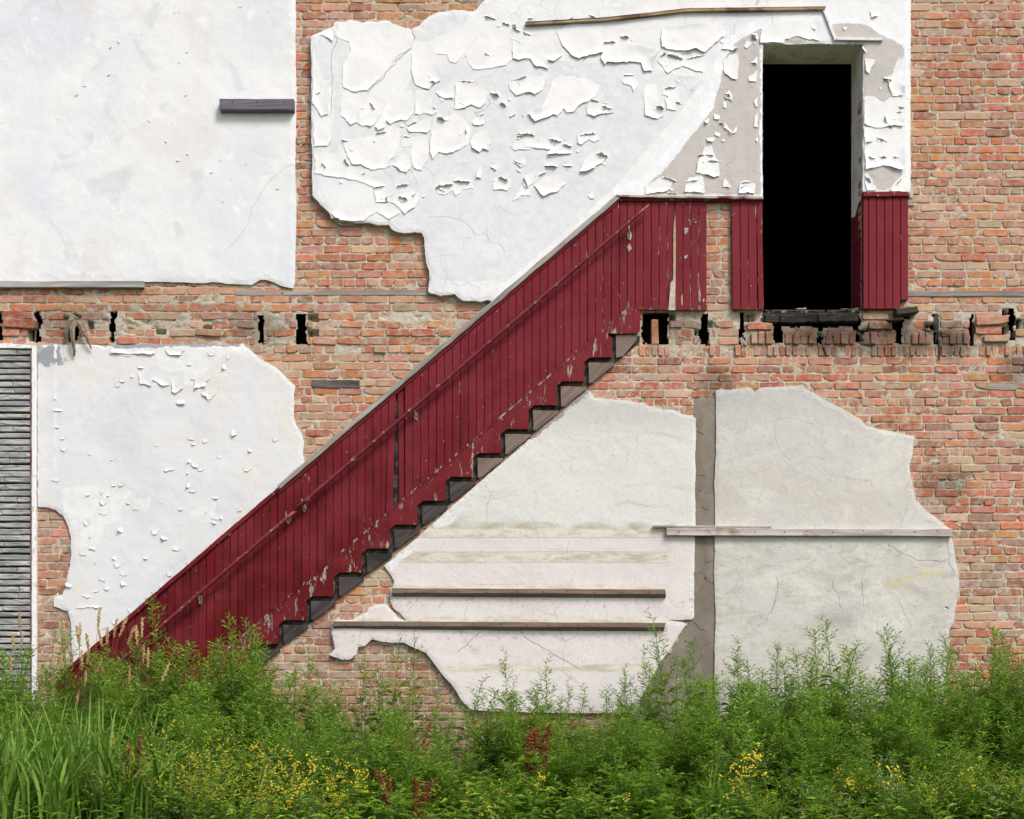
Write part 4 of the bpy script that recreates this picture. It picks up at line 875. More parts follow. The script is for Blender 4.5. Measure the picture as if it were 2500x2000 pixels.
# ------------------------------------------------------------------ red panelling
def red_mat():
    k = M('worn crimson paint')
    rn = k.n('ShaderNodeObjectInfo').outputs['Random']
    z = k.xyz()[2]
    fade = k.ss(k.ma('ADD', z, k.ma('MULTIPLY', k.noise(1.2, 4), 1.2)), 2.2, 5.4)  # red gets lighter towards the top, broken up by noise
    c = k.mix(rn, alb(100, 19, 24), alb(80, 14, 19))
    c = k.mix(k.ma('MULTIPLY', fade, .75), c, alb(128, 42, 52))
    c = k.mix(k.ma('MULTIPLY', k.ss(k.noise(5, 6, .65, k.map(k.pos(), (2.2, 1, .22))), .5, .72), .55), c, alb(70, 16, 20))
    c = k.mix(k.ma('MULTIPLY', k.ss(k.noise(3, 5, .6), .38, .66), .55), c, alb(130, 48, 55))
    c = k.mix(k.ma('MULTIPLY', k.ss(k.noise(60, 3, .6), .6, .75), .22), c, alb(80, 26, 30))
    e = k.attr('wear').outputs['Fac']
    v = k.n('ShaderNodeVectorMath', dict(operation='ADD')); k.set(v.inputs[0], k.pos())
    k.set(v.inputs[1], k.n('ShaderNodeCombineXYZ', X=k.ma('MULTIPLY', rn, 50.), Y=0., Z=k.ma('MULTIPLY', rn, 91.)).outputs[0])
    nz = k.noise(13, 5, .7, k.map(v.outputs[0], (1.6, 1, .42)))
    bare = k.ss(k.ma('ADD', nz, k.ma('MULTIPLY', e, .30)), .76, .80)
    sp = k.ss(k.noise(42, 2, .5, v.outputs[0]), .725, .745)
    bare = k.ma('MAXIMUM', bare, sp)
    wood = k.mix(k.ss(k.noise(40, 4, .6, k.map(k.pos(), (1, 1, .1))), .4, .6), alb(176, 160, 140), alb(130, 122, 116))
    c = k.mix(bare, c, wood)
    h = k.ma('ADD', k.ma('MULTIPLY', k.noise(22, 5, .65), .7), k.ma('MULTIPLY', bare, -.8))
    h = k.ma('ADD', h, k.ma('MULTIPLY', k.noise(90, 3, .6), .25))
    return k.fin(c, k.ss(nz, .2, .8, .55, .75), k.bump(h, .0024), .13)
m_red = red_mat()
m_cap = wood_mat('grey weathered capping', alb(176, 172, 165), alb(132, 128, 122), alb(150, 140, 134), bump=.005)
m_grey = wood_mat('silvered timber', alb(182, 174, 164), alb(142, 134, 126), bump=.003)
m_dkw = wood_mat('blackened timber', alb(62, 58, 58), alb(88, 80, 76), alb(48, 45, 46), bump=.004)
m_brw = wood_mat('brown weathered timber', alb(140, 122, 110), alb(110, 94, 86), alb(128, 114, 108), bump=.003)
m_char = wood_mat('charred timber', alb(42, 38, 36), alb(74, 68, 60), alb(28, 26, 25), bump=.01)
k = M('sooty recess'); m_slot = k.fin(k.mix(k.ss(k.noise(14, 5), .4, .62), alb(42, 39, 38), alb(84, 78, 74)), .95, k.bump(k.noise(30), .004), .1)  # dark backing, its colour deepening the shade of slots and gaps

def board(x0, x1, top, bot, front, parent, wear=0., bow=0., shift=0.):
    """one tongue-and-groove board: flat face, bevelled long edges; wear is high along the edges"""
    w = x1 - x0; b = .9; rr = random.Random(int(x0 * 13 + front * 1e5))
    zs = 7; V = []; A = []
    prof = [(x0 + .25, 0.012), (x0 + .25, front + .006), (x0 + b + .5, front), (x0 + w * .35, front), (x0 + w * .65, front), (x1 - b - .5, front), (x1 - .25, front + .006), (x1 - .25, 0.012)]
    ew = [1, 1, .75, 0, 0, .75, 1, 1]
    for j in range(zs + 1):
        t = j / zs
        for i, (x, y) in enumerate(prof):
            yt, yb = top(x), bot(x); py = yt + (yb - yt) * t
            V.append((WX(x + shift * t + rr.uniform(-.12, .12)), y - bow * t * t, WZ(py)))
            A.append(min(1.2, wear * (.15 + ew[i]) + (.35 * wear if j == zs else 0)))
    n = len(prof); F = []
    for j in range(zs):
        for i in range(n - 1): F.append((j * n + i, (j + 1) * n + i, (j + 1) * n + i + 1, j * n + i + 1))
    F.append(tuple(range(n))); F.append(tuple(range(zs * n + n - 1, zs * n - 1, -1)))
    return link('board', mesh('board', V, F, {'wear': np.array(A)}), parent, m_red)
stair_up = thing('stair_panelling', 'long run of crimson boards climbing the stair to the landing with stepped lower edge', 'panelling')
stair_lo = thing('stair_panelling', 'lowest run of crimson boards sinking into the weeds at the stair foot', 'panelling')
rb = random.Random(3)
land_bot = 759
x = 1724.0
while x > 150:
    x2 = x; x1_ = x - 19.35
    upper = x1_ > 672
    def top(px, u=upper): return (492 if px >= 1511 else cap_y(px) + 14) if u else cap_y(px) + 13
    def bot(px): return land_bot if px > 1531 else str_y(px) + 6
    wear = .75 if x1_ > 1600 else (.55 if x1_ > 1400 else .36)
    bow = rb.choice((0, 0, 0, .002, .004)); off = rb.uniform(-.0025, .0025)
    if upper:
        if 943 < x1_ < 985: x -= 19.35; continue         # one board has sprung out
        board(x1_, x2, top, bot, -.034 + off, stair_up, wear, bow)
    else:
        board(x1_, x2, top, lambda px: min(1950, bot(px)), -.024 + off + (.008 if x1_ < 547 else 0), stair_lo, .18, bow)
    x -= 19.35
slab_obj('backing', [(1511, 492), (1724, 492), (1724, 757), (1531, 757), (150, str_y(150)), (150, cap_y(150) + 12)], .004, -.006, m_slot, stair_up)
V, F = slab(jag(crop([(885, 250), (893, 420), (890, 850), (888, 1115), (830, 1115), (845, 880), (868, 850), (872, 420)], 1400, 450, 3.593), 8, .5, 3), -.03, -.042, .001)
link('bare_strip', mesh('bare_strip', V, F), stair_up, wood_mat('bare tan wood', alb(196, 172, 140), alb(168, 150, 128), alb(206, 198, 186)))
for pl in ([(965, 400), (1005, 395), (1000, 430), (975, 455), (968, 445)], [(965, 640), (1000, 630), (990, 660), (970, 668)], [(1055, 345), (1080, 335), (1070, 360)], [(470, 560), (490, 530), (510, 580), (480, 605)], [(1100, 920), (1112, 980), (1106, 1050), (1092, 1040), (1090, 960)], [(1125, 1020), (1145, 1015), (1135, 1055)]):
    slab_obj('bare_patch', jag(crop(pl, 1400, 450, 3.593), 3, .7, 6), -.03, -.0405, m_grey, stair_up, .0008)
# sprung board, leaning over its gap, and the recess behind it
slab_obj('backing', [(955, cap_y(955) + 20), (1000, cap_y(1000) + 20), (1000, str_y(1000)), (955, str_y(955))], .006, -.010, m_slot, stair_up)
board(971, 986, lambda p: cap_y(p) + 16, lambda p: str_y(p) + 4, -.022, stair_up, .25, .003, 3)
board(950, 967, lambda p: cap_y(p) + 16, lambda p: str_y(p) + 4, -.040, stair_up, .35, .008, -8)
# stepped string
poly = [(1531, 756), (1562, 763), (1561, 810), (1553, 818)]
for q in range(0, 18):
    if q: poly += [(STEP_X(q) + 1, STEP_Y(q - 1) + 8), (STEP_X(q), STEP_Y(q))]
    poly += [(STEP_X(q) - 74, STEP_Y(q)), (STEP_X(q) - 76, STEP_Y(q) + 3), (STEP_X(q) - 67, STEP_Y(q) + 10)]
    if STEP_Y(q) > 1750: break
xe = poly[-1][0]
poly += [(xe - 60, str_y(xe - 60))]
ps = jag(poly, 9, .8, 5, .12)
V, F = slab(ps, 0, -.046, .003, .002, 4)
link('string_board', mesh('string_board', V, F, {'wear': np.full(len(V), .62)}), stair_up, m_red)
V, F = slab(jag([(1531, 754), (1531, 760)] + [(x, str_y(x) + 3.5) for x in range(1500, 180, -60)] + [(x, str_y(x) - 2.5) for x in range(180, 1501, 60)], 10, .7, 31), -.02, -.0495, .0015, .001, 7)
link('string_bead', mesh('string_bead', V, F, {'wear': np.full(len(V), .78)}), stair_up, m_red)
# capping rails: a board rotated to the pitch
def bar(name, a, b, h, y0, y1, mat, parent=None, seg=14, wob=.6, bev=.003, seed=0, prof=None):
    """long timber between two points on the wall (px), h px deep below the line, grain along its length"""
    rr = random.Random(seed)
    A = Vector((WX(a[0]), 0, WZ(a[1]))); B = Vector((WX(b[0]), 0, WZ(b[1]))); L = (B - A).length
    ang = math.atan2(B.z - A.z, B.x - A.x); H = h / S
    prof = prof or [(y0, 0), (y1 + bev, 0), (y1, -bev), (y1, -H + bev), (y1 + bev, -H), (y0, -H)]
    V = []; n = len(prof)
    for i in range(seg + 1):
        t = L * i / seg; dz = rr.uniform(-wob, wob) / S; dz2 = rr.uniform(-wob, wob) / S; dx = rr.uniform(-1.5, 1.5) / S if i in (0, seg) else 0
        for (y, z) in prof: V.append((t + dx * (1 if z > -H / 2 else -1), y + rr.uniform(-.0006, .0006), z + (dz if z > -H / 2 else dz2)))
    F = []
    for i in range(seg):
        for j in range(n - 1): F.append((i * n + j, i * n + j + 1, (i + 1) * n + j + 1, (i + 1) * n + j))
    F.append(tuple(range(n - 1, -1, -1))); F.append(tuple(range(seg * n, seg * n + n)))
    o = link(name, mesh(name, V, F), parent, mat)
    o.location = A; o.rotation_euler = (0, -ang, 0)
    return o
bar('cap_rail', (680, cap_y(680) - 4), (1506, cap_y(1506) - 4), 12, .0, -.066, m_cap, stair_up, 40, 1.0, .005, 3)
V, F = slab(jag([(680, cap_y(680) + 9), (1511, 487), (1511, 500), (680, cap_y(680) + 22)], 12, .5, 2), 0, -.044, .004)
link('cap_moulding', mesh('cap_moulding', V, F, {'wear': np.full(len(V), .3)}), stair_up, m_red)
m_ledge = wood_mat('flaking ledge paint', alb(206, 198, 188), alb(168, 158, 150), alb(120, 50, 54), bump=.004)
bar('ledge', (1506, 482), (1860, 487), 6, 0, -.072, m_ledge, stair_up, 24, .7, .003, 8)
V, F = slab(jag(rect(1511, 490, 1859, 495), 12, .5, 9), 0, -.050, .002)
link('ledge_moulding', mesh('ledge_moulding', V, F, {'wear': np.full(len(V), .6)}), stair_up, m_red)
V, F = slab(jag([(150, cap_y(150) + 1), (679, cap_y(679) + 1), (679, cap_y(679) + 15), (150, cap_y(150) + 15)], 12, 1.0, 2), 0, -.040, .004)
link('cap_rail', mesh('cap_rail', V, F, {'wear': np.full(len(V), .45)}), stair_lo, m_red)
# short panel left of the doorway and the one right of it
pan2 = thing('door_panelling', 'five loose crimson boards hanging at the left edge of the black doorway', 'panelling')
xs = [1784, 1804.5, 1824.5, 1845, 1863]
for i in range(4): board(xs[i], xs[i + 1] - (0 if i < 3 else 4), lambda p: 494, lambda p: 758, -.036 - .002 * (i % 2), pan2, .62, .004, 4 if i == 3 else 2)
pan2['label'] = 'short row of four crimson boards hanging at the left edge of the black doorway'
pan3 = thing('door_panelling', 'short row of crimson boards between the black doorway and the brick at right', 'panelling')
xs = [2104, 2117, 2136.5, 2156, 2175.5, 2195, 2214]
for i in range(6): board(xs[i], xs[i + 1], lambda p: 486, lambda p, q=i: 757 if q < 5 else 735, -.044 - .0015 * (i % 2), pan3, .3 if i < 5 else .5, .002)
V, F = slab(jag(rect(2103, 474, 2217, 486), 9, 1.2, 9), 0, -.064, .004)
link('cap_rail', mesh('cap_rail', V, F, {'wear': np.full(len(V), .5)}), pan3, m_red)
V = [(WX(2103.5), -.04, WZ(757)), (WX(2103.5), .35, WZ(757)), (WX(2103.5), .35, WZ(500)), (WX(2103.5), .22, WZ(508)), (WX(2103.5), .1, WZ(486)), (WX(2103.5), -.04, WZ(486))]
link('return_board', mesh('return_board', V, [(0, 1, 2, 3, 4, 5)], {'wear': np.full(6, .4)}), pan3, m_red)

# ------------------------------------------------------------------ old stair carriage: dark wedges under the string
car = thing('stair_carriage', 'blackened timber wedges of the missing steps below the red stepped board', 'stair timber')
slab_obj('carriage_board', jag([(1562, 790), (1562, und_y(1562) - 3), (560, und_y(560) - 3), (500, 1700), (600, 1560), (1380, 880)], 14, 1, 4), .002, -.010, m_slot, car)
mw = [m_brw, m_brw, m_brw, m_brw, m_dkw]
for q in range(0, 15):
    xa = STEP_X(q + 1) + 11; ya = STEP_Y(q) + 11
    xr = min(STEP_X(q) + 8, 1425 + (955 - ya) / T_UND)
    yb = und_y(xa) - 5
    p = [(xa, ya), (xr - 3, ya + 1), (xr, ya + 5), (xa + 9, yb - 4), (xa + 1, yb - 3)]
    if q == 0: p = [(1503, 820), (1545, 819), (1562, 806), (1562, 822), (1520, 872), (1503, 876)]
    P = jag(p, 10, .9, q * 3 + 2, .1)
    W0 = Vector((WX(xa), 0, WZ(ya)))
    V, F = slab(P, -.009, -.030 - .003 * (q % 3), .003, .002, q)
    # store in a frame turned to the pitch so the grain runs along the carriage
    ang = R(-40 if q % 4 != 1 else -46) * -1
    Mx = Matrix.Translation(W0) @ Matrix.Rotation(-ang, 4, 'Y')
    Vi = [Mx.inverted() @ Vector(v) for v in V]
    o = link('wedge', mesh('wedge', Vi, F), car, m_brw if q < 6 else m_dkw)
    o.matrix_world = Mx
bar('tread_end', (1562, 762), (1562, 824), 7, 0, -.04, m_grey, car, 6, .6, .003, 4)

# ------------------------------------------------------------------ handrail
k = M('handrail paint'); m_rail = k.fin(k.mix(k.ss(k.noise(30, 4), .62, .68), k.mix(k.ss(k.noise(5), .4, .6), alb(118, 40, 46), alb(104, 33, 38)), alb(150, 130, 118)), .42, k.bump(k.noise(25), .002), .4)
k = M('tarnished brass'); m_brass = k.fin(k.mix(k.ss(k.noise(60, 4), .45, .6), alb(120, 106, 74), alb(200, 194, 178)), .5); k.bsdf.inputs['Metallic'].default_value = .35
rail = thing('handrail', 'long round crimson handrail on small brackets along the stair boards', 'handrail')
def tube(pts, rad, nseg=10):
    V, F = [], []; n = len(pts); pts = [Vector(p) for p in pts]
    for i, p in enumerate(pts):
        t = (pts[min(i + 1, n - 1)] - pts[max(i - 1, 0)]).normalized()
        u = t.cross(Vector((0, 1, 0))); u = u.normalized() if u.length > 1e-4 else Vector((1, 0, 0)); v = t.cross(u)
        r = rad[i] if isinstance(rad, (list, tuple)) else rad
        for j in range(nseg):
            a = 2 * math.pi * j / nseg; V.append(p + u * math.cos(a) * r + v * math.sin(a) * r)
    for i in range(n - 1):
        for j in range(nseg): F.append((i * nseg + j, i * nseg + (j + 1) % nseg, (i + 1) * nseg + (j + 1) % nseg, (i + 1) * nseg + j))
    F.append(tuple(range(nseg - 1, -1, -1))); F.append(tuple(range((n - 1) * nseg, n * nseg)))
    return V, F
def rail_pt(x): return (1250 * 0 + x, 510 + (1582 - x) * .861)
RY = -.105
def wp(px, py, y): return Vector((WX(px), y, WZ(py)))
xs_ = np.linspace(1582, 724, 30)
V, F = tube([wp(x, rail_pt(x)[1], RY) for x in xs_], [.012 + .0055 * min(1, i / 8) for i in range(30)])
link('rail', mesh('rail', V, F, smooth=True), rail, m_rail)
xs_ = np.linspace(727, 150, 20)
V, F = tube([wp(x, rail_pt(x)[1] + 3, RY + .004) for x in xs_], .0165)
link('rail', mesh('rail', V, F, smooth=True), rail, m_rail)
for bx, by in ((1533, 578), (1014, 1016), (742, 1238), (703, 1268), (489, 1464)):
    V, F = tube([wp(bx + 3, by + 2, -.04), wp(bx + 2, by + 3, -.075), wp(bx, by - 6, -.095), wp(bx - 1, by - 17, RY + .008)], [.007, .007, .006, .009], 8)
    br_ = link('bracket', mesh('bracket', V, F), rail, m_brass)
    slab_obj('bracket_plate', jag([(bx - 3, by - 8), (bx + 6, by - 9), (bx + 8, by + 4), (bx + 5, by + 13), (bx - 2, by + 10)], 4, .7, int(bx)), -.030, -.042, m_brass, br_, .002)

# ------------------------------------------------------------------ battens, strips and other timber
def batten(name, label, a, b, h, y0, y1, mat, cat='batten', **kw):
    o = bar(name, a, b, h, y0, y1, mat, None, **kw); return tag(o, label, cat)
m_purple = wood_mat('weathered purple-grey timber', alb(120, 116, 126), alb(92, 90, 100), bump=.003)
batten('wood_block', 'short weathered grey board nailed to the upper left plaster panel', (541, 251), (721, 251), 27, -.018, -.085, m_purple, 'board', seg=6, wob=.4, bev=.004)
batten('baseboard', 'long pale grey board along the bottom edge of the upper left plaster panel', (-300, 689), (354, 689), 16, .004, -.042, wood_mat('pale grey timber', alb(190, 188, 184), alb(150, 148, 148), bump=.003), 'board', seg=20)
def shelf_prof(t, H): return [(-.014, 0), (-.014 - t, 0), (-.018 - t, -.003), (-.018 - t, -H * .56), (-.014 - t * .35, -H), (-.014, -H)]
for lab, a, b in (('upper of two brown wooden shelf battens on the pinkish plaster', (959, 1437), (1623, 1440)), ('lower and longer of two brown wooden shelf battens on the pinkish plaster', (816, 1517), (1622, 1521))):
    batten('shelf_batten', lab, a, b, 20, 0, 0, m_brw, seg=24, wob=.35, prof=shelf_prof(.048, 20 / S), seed=int(a[0]))
m_pale = wood_mat('swirly pale timber', alb(206, 200, 196), alb(166, 152, 146), alb(150, 128, 116), scale=.8, bump=.003)
batten('long_batten', 'long pale swirly-grained board across the lower right plaster', (1626, 1291), (2320, 1293), 18, -.012, -.058, m_pale, seg=30, wob=.4)
V_ = batten('thin_batten', 'thin splintered strip lying on top of the long pale board', (1594, 1284), (1881, 1286), 6, -.012, -.048, m_grey, seg=14, wob=.9)
batten('nailing_strip', 'pale grey timber strip let into the brick left of the big peeling sheet', (690, 708), (1060, 708), 14, .03, -.002, m_grey, 'timber strip', seg=18, wob=1.)
batten('nailing_strip', 'short grey timber strip in the brick below the upper left panel corner', (574, 708), (686, 708), 15, .03, -.003, m_grey, 'timber strip', seg=8, wob=1.)
batten('nailing_strip', 'blue-grey timber strip in the brick right of the doorway panelling', (2214, 711), (2760, 711), 14, .03, -.006, wood_mat('blue grey timber', alb(160, 156, 150), alb(120, 116, 112), bump=.004), 'timber strip', seg=18, wob=.8)
batten('wood_brick', 'blackened wood brick set in the wall above the stair panelling', (761, 928), (878, 929), 20, .03, -.006, wood_mat('black weathered timber', alb(110, 104, 98), alb(58, 54, 52), bump=.006), 'wood block', seg=8, wob=1.)
batten('wood_brick', 'pale grey wood brick in the wall at the far right', (2411, 937), (2482, 938), 15, .03, -.004, m_grey, 'wood block', seg=6, wob=.8)
batten('wood_brick', 'tiny grey wood end beside the right door panelling cap', (2214, 490), (2231, 490), 14, .03, -.014, m_grey, 'wood block', seg=3, wob=.4)
# charred door sill
sill = thing('door_sill', 'charred rotten timber sill under the black doorway', 'sill')
bar('sill_timber', (1858, 760), (2096, 757), 30, .2, .004, m_char, sill, 18, 2.2, .012, 3)
bar('sill_timber', (1868, 768), (1900, 767), 22, .1, -.014, m_char, sill, 5, 1.5, .01, 7)
bar('sill_timber', (1905, 769), (1992, 766), 22, .1, -.012, m_char, sill, 9, 1.5, .01, 5)
bar('sill_timber', (1998, 767), (2086, 765), 22, .1, -.02, m_char, sill, 9, 1.5, .01, 6)
bar('splinter', (1915, 757), (1969, 750), 5, .02, .012, m_grey, sill, 6, 1., .002, 5)
bar('splinter', (2020, 756), (2098, 752), 4, .02, .005, m_grey, sill, 8, 1.4, .002, 9)
m_moss = wood_mat('mossy timber', alb(78, 74, 58), alb(58, 56, 48), bump=.004)
batten('timber_stub', 'dark mossy beam end sticking out below the right door panelling', (2180, 762), (2231, 755), 15, .15, -.11, m_moss, 'beam end', seg=4, wob=.8, bev=.004)
def nails(parent, pts, y):
    for x, yy in pts:
        V, F = tube([wp(x, yy, y + .004), wp(x, yy, y - .002)], .0052, 6)
        c = link('nail', mesh('nail', [parent.matrix_basis.inverted() @ v for v in V], F), parent, m_char)
for o in [o for o in bpy.data.objects if o.name.startswith(('shelf_batten', 'long_batten', 'wood_block'))]:
    bpy.context.view_layer.update()
    rr = random.Random(len(o.name)); L = max(v.co.x for v in o.data.vertices); a0 = 1250 + o.location.x * S; y0 = 1600 - (o.location.z - CAMZ) * S
    yd = min(v.co.y for v in o.data.vertices)
    n = max(3, int(L * S / 62))
    nails(o, [(a0 + L * S * (i + .5) / n + rr.uniform(-9, 9), y0 + rr.uniform(6, 11)) for i in range(n)], yd)
def splinters(label, parts, mat=m_grey):
    t = thing('splintered_joist', label, 'splinters')
    for pts, r in parts:
        n = len(pts); V, F = tube([wp(x, y, d) for x, y, d in pts], [r / S * (1 - .75 * (i / (n - 1))) for i in range(n)], 5)
        link('splinter', mesh('splinter', V, F), t, mat)
def cp(pts, x0, y0, s, d): return [(x0 + x / s, y0 + y / s, dd) for (x, y), dd in zip(pts, d)]
m_spl = wood_mat('bleached splinter', alb(150, 136, 116), alb(106, 94, 82), bump=.004)
splinters('bleached joist splinters dangling from the brick over the lower left plaster', [
    (cp([(420, 235), (470, 250), (500, 262), (510, 270)], 0, 680, 2.629, (.0, -.03, -.05, -.05)), 7), (cp([(480, 265), (460, 300), (440, 350), (430, 400)], 0, 680, 2.629, (-.03, -.06, -.06, -.05)), 10),
    (cp([(490, 270), (480, 340), (485, 420), (490, 475), (485, 505)], 0, 680, 2.629, (-.03, -.07, -.07, -.05, -.04)), 8), (cp([(500, 280), (540, 340), (575, 400), (597, 462)], 0, 680, 2.629, (-.02, -.05, -.06, -.04)), 7), (cp([(455, 235), (500, 225), (530, 240)], 0, 680, 2.629, (.02, -.02, -.01)), 7)], m_spl)
splinters('grey joist splinter hanging down the brick at right', [(cp([(1518, 1120), (1522, 1220), (1518, 1290), (1516, 1330)], 1800, 450, 3.08, (.03, -.01, -.012, -.01)), 4.), (cp([(1500, 985), (1490, 1060), (1505, 1120), (1500, 1190)], 1800, 450, 3.08, (.03, .01, .02, .03)), 8), (cp([(1310, 1080), (1420, 1100), (1520, 1115), (1580, 1130)], 1800, 450, 3.08, (.02, -.01, -.015, -.01)), 3.)], m_dkw)
splinters('dark joist splinters under the middle of the door sill', [(cp([(640, 1170), (650, 1230), (675, 1300)], 1800, 450, 3.08, (.02, -.012, -.01)), 4), (cp([(640, 1205), (660, 1250), (668, 1290)], 1800, 450, 3.08, (.03, -.008, -.008)), 3), (cp([(890, 1100), (925, 1140), (950, 1180)], 1800, 450, 3.08, (.03, -.012, -.01)), 5), (cp([(600, 1130), (640, 1130), (652, 1150)], 1800, 450, 3.08, (.05, .0, .0)), 12)], m_dkw)
splinters('frayed grey joist end in the pocket left of the door sill', [(cp([(1480, 1350), (1495, 1400), (1520, 1420)], 1400, 450, 3.593, (.04, -.005, -.01)), 7), (cp([(1485, 1345), (1480, 1400), (1478, 1425)], 1400, 450, 3.593, (.04, -.005, -.01)), 5)], m_grey)
# cable trunking above the doorway
m_trk = wood_mat('brown trunking', alb(182, 162, 132), alb(150, 122, 94), alb(112, 76, 58), bump=.002)
k = M('white plastic strip'); m_wp = k.fin(k.mix(k.ss(k.noise(20), .5, .7), alb(232, 233, 235), alb(206, 204, 200)), .5)
tr = thing('cable_trunking', 'thin bent brown strip running over the peeling sheet towards the doorway', 'trim strip')
for i, (a, b) in enumerate((((1283, 63), (1475, 52)), ((1475, 52), (1560, 43)), ((1560, 43), (1672, 30)), ((1672, 30), (2011, 25)))):
    bar('trunking_strip', a, b, 7.5, -.042, -.066, m_trk, tr, 10, .25, .003, i)
    bar('trunking_lip', (a[0], a[1] - 1), (b[0], b[1] - 1), 2.0, -.05, -.0675, m_char if i < 2 else m_red2 if 0 else m_trk, tr, 8, .25, .001, i + 20)
ws = thing('plastic_strip', 'bent white strip hanging beside the top of the doorway', 'trim strip')
bar('strip', (2010, 30), (2039, 104), 6, -.042, -.06, m_wp, ws, 5, .2, .002, 1)
bar('strip', (2038, 100), (2152, 101), 6, -.042, -.064, m_wp, ws, 6, .2, .002, 2)

# ------------------------------------------------------------------ stone-clad strip at the left edge
cl = thing('stone_cladding', 'grey split-face stone cladding with white trim at the left edge', 'cladding')
k = M('split stone')
rn = k.n('ShaderNodeObjectInfo').outputs['Random']
c = k.mix(k.ss(k.noise(9, 6, .65, k.map(k.pos(), (.5, 1, 2))), .38, .64), alb(150, 152, 152), alb(206, 204, 200))
c = k.mix(k.ma('MULTIPLY', rn, .5), c, alb(140, 144, 144))
c = k.mix(k.ss(k.noise(4, 4), .62, .7, 0, .5), c, alb(164, 156, 118))
m_stone = k.fin(c, .9, k.bump(k.noise(28, 6, .7, k.map(k.pos(), (.6, 1, 1.6))), .012))
slab_obj('cladding_back', rect(-300, 852, 80, 1800), .01, -.004, m_slot, cl)
rs_ = random.Random(17)
y = 856
while y < 1760:
    h = rs_.uniform(10.5, 13.2); xs = [-300, -180 + rs_.uniform(-30, 30), -60 + rs_.uniform(-30, 25)]
    if rs_.random() < .35: xs.append(rs_.uniform(4, 55))
    xs.append(78)
    for a, b in zip(xs[:-1], xs[1:]):
        P = jag([(a + .6, y + rs_.uniform(-.6, .6)), (b - .6, y + rs_.uniform(-.6, .6)), (b - .4, y + h + rs_.uniform(-.8, .8)), (a + .6, y + h + rs_.uniform(-.8, .8))], 11, .9, rs_.randint(0, 999), .09)
        slab_obj('stone', P, .0, -.022 - rs_.uniform(0, .014), m_stone, cl, .006, .008, rs_.randint(0, 999))
    y += 15.6
k = M('chalky white trim'); m_trim = k.fin(k.mix(k.ss(k.noise(14, 5), .55, .7), alb(240, 240, 240), alb(206, 202, 196)), .7, k.bump(k.noise(40), .002))
k = M('rusty strip'); m_rust = k.fin(k.mix(k.ss(k.noise(9, 5), .45, .62), alb(150, 128, 112), alb(116, 62, 48)), .8)
slab_obj('edge_strip', jag(rect(78, 858, 82, 1800), 20, .4, 3), .0, -.040, m_rust, cl, .002)
slab_obj('trim', jag(rect(82, 846, 91.5, 1800), 14, .7, 4), .0, -.048, m_trim, cl, .003)
slab_obj('trim', jag([(-300, 845), (-10, 845), (20, 841), (82, 846), (80, 853), (-300, 853)], 12, 1, 5), .0, -.044, m_trim, cl, .003)

# ------------------------------------------------------------------ vegetation
def leaf_mat(name, ca, cb, cc=None, trans=.35, rough=.5):
    k = M(name)
    f = k.attr('lv').outputs['Fac']
    rn = k.n('ShaderNodeObjectInfo').outputs['Random']
    c = k.mix(k.ss(f, 0., 1.), ca, cb)
    if cc: c = k.mix(k.ma('MULTIPLY', rn, .45), c, cc)
    b = k.n('ShaderNodeBsdfPrincipled', Base_Color=c, Roughness=rough); b.inputs['Specular IOR Level'].default_value = .2
    t = k.n('ShaderNodeBsdfTranslucent', Color=k.mix(.5, c, (.22, .40, .02, 1)))
    m = k.n('ShaderNodeMixShader', Fac=trans); k.nt.links.new(b.outputs[0], m.inputs[1]); k.nt.links.new(t.outputs[0], m.inputs[2])
    k.nt.links.new(m.outputs[0], k.out.inputs[0])
    return k.m
m_leaf = leaf_mat('mugwort leaf', (.024, .085, .005, 1), (.350, .550, .070, 1), (.145, .275, .018, 1), .42, .5)
m_leaf2 = leaf_mat('clover leaf', (.045, .130, .005, 1), (.290, .470, .035, 1), (.14, .27, .012, 1), .40, .5)
m_grass = leaf_mat('grass blade', (.038, .115, .009, 1), (.280, .450, .085, 1), (.12, .24, .025, 1), .36, .45)
m_stem = leaf_mat('green stem', (.09, .10, .04, 1), (.12, .13, .06, 1), None, .05)
m_yel = leaf_mat('yellow petal', (.62, .50, .02, 1), (.75, .62, .05, 1), None, .2)
m_wht = leaf_mat('white petal', (.60, .62, .50, 1), (.75, .76, .66, 1), None, .2)
m_tan = leaf_mat('tan seed head', (.50, .34, .16, 1), (.62, .46, .24, 1), None, .15, .8)
m_rustp = leaf_mat('rusty seed spike', (.12, .035, .012, 1), (.24, .09, .03, 1), None, .1, .8)

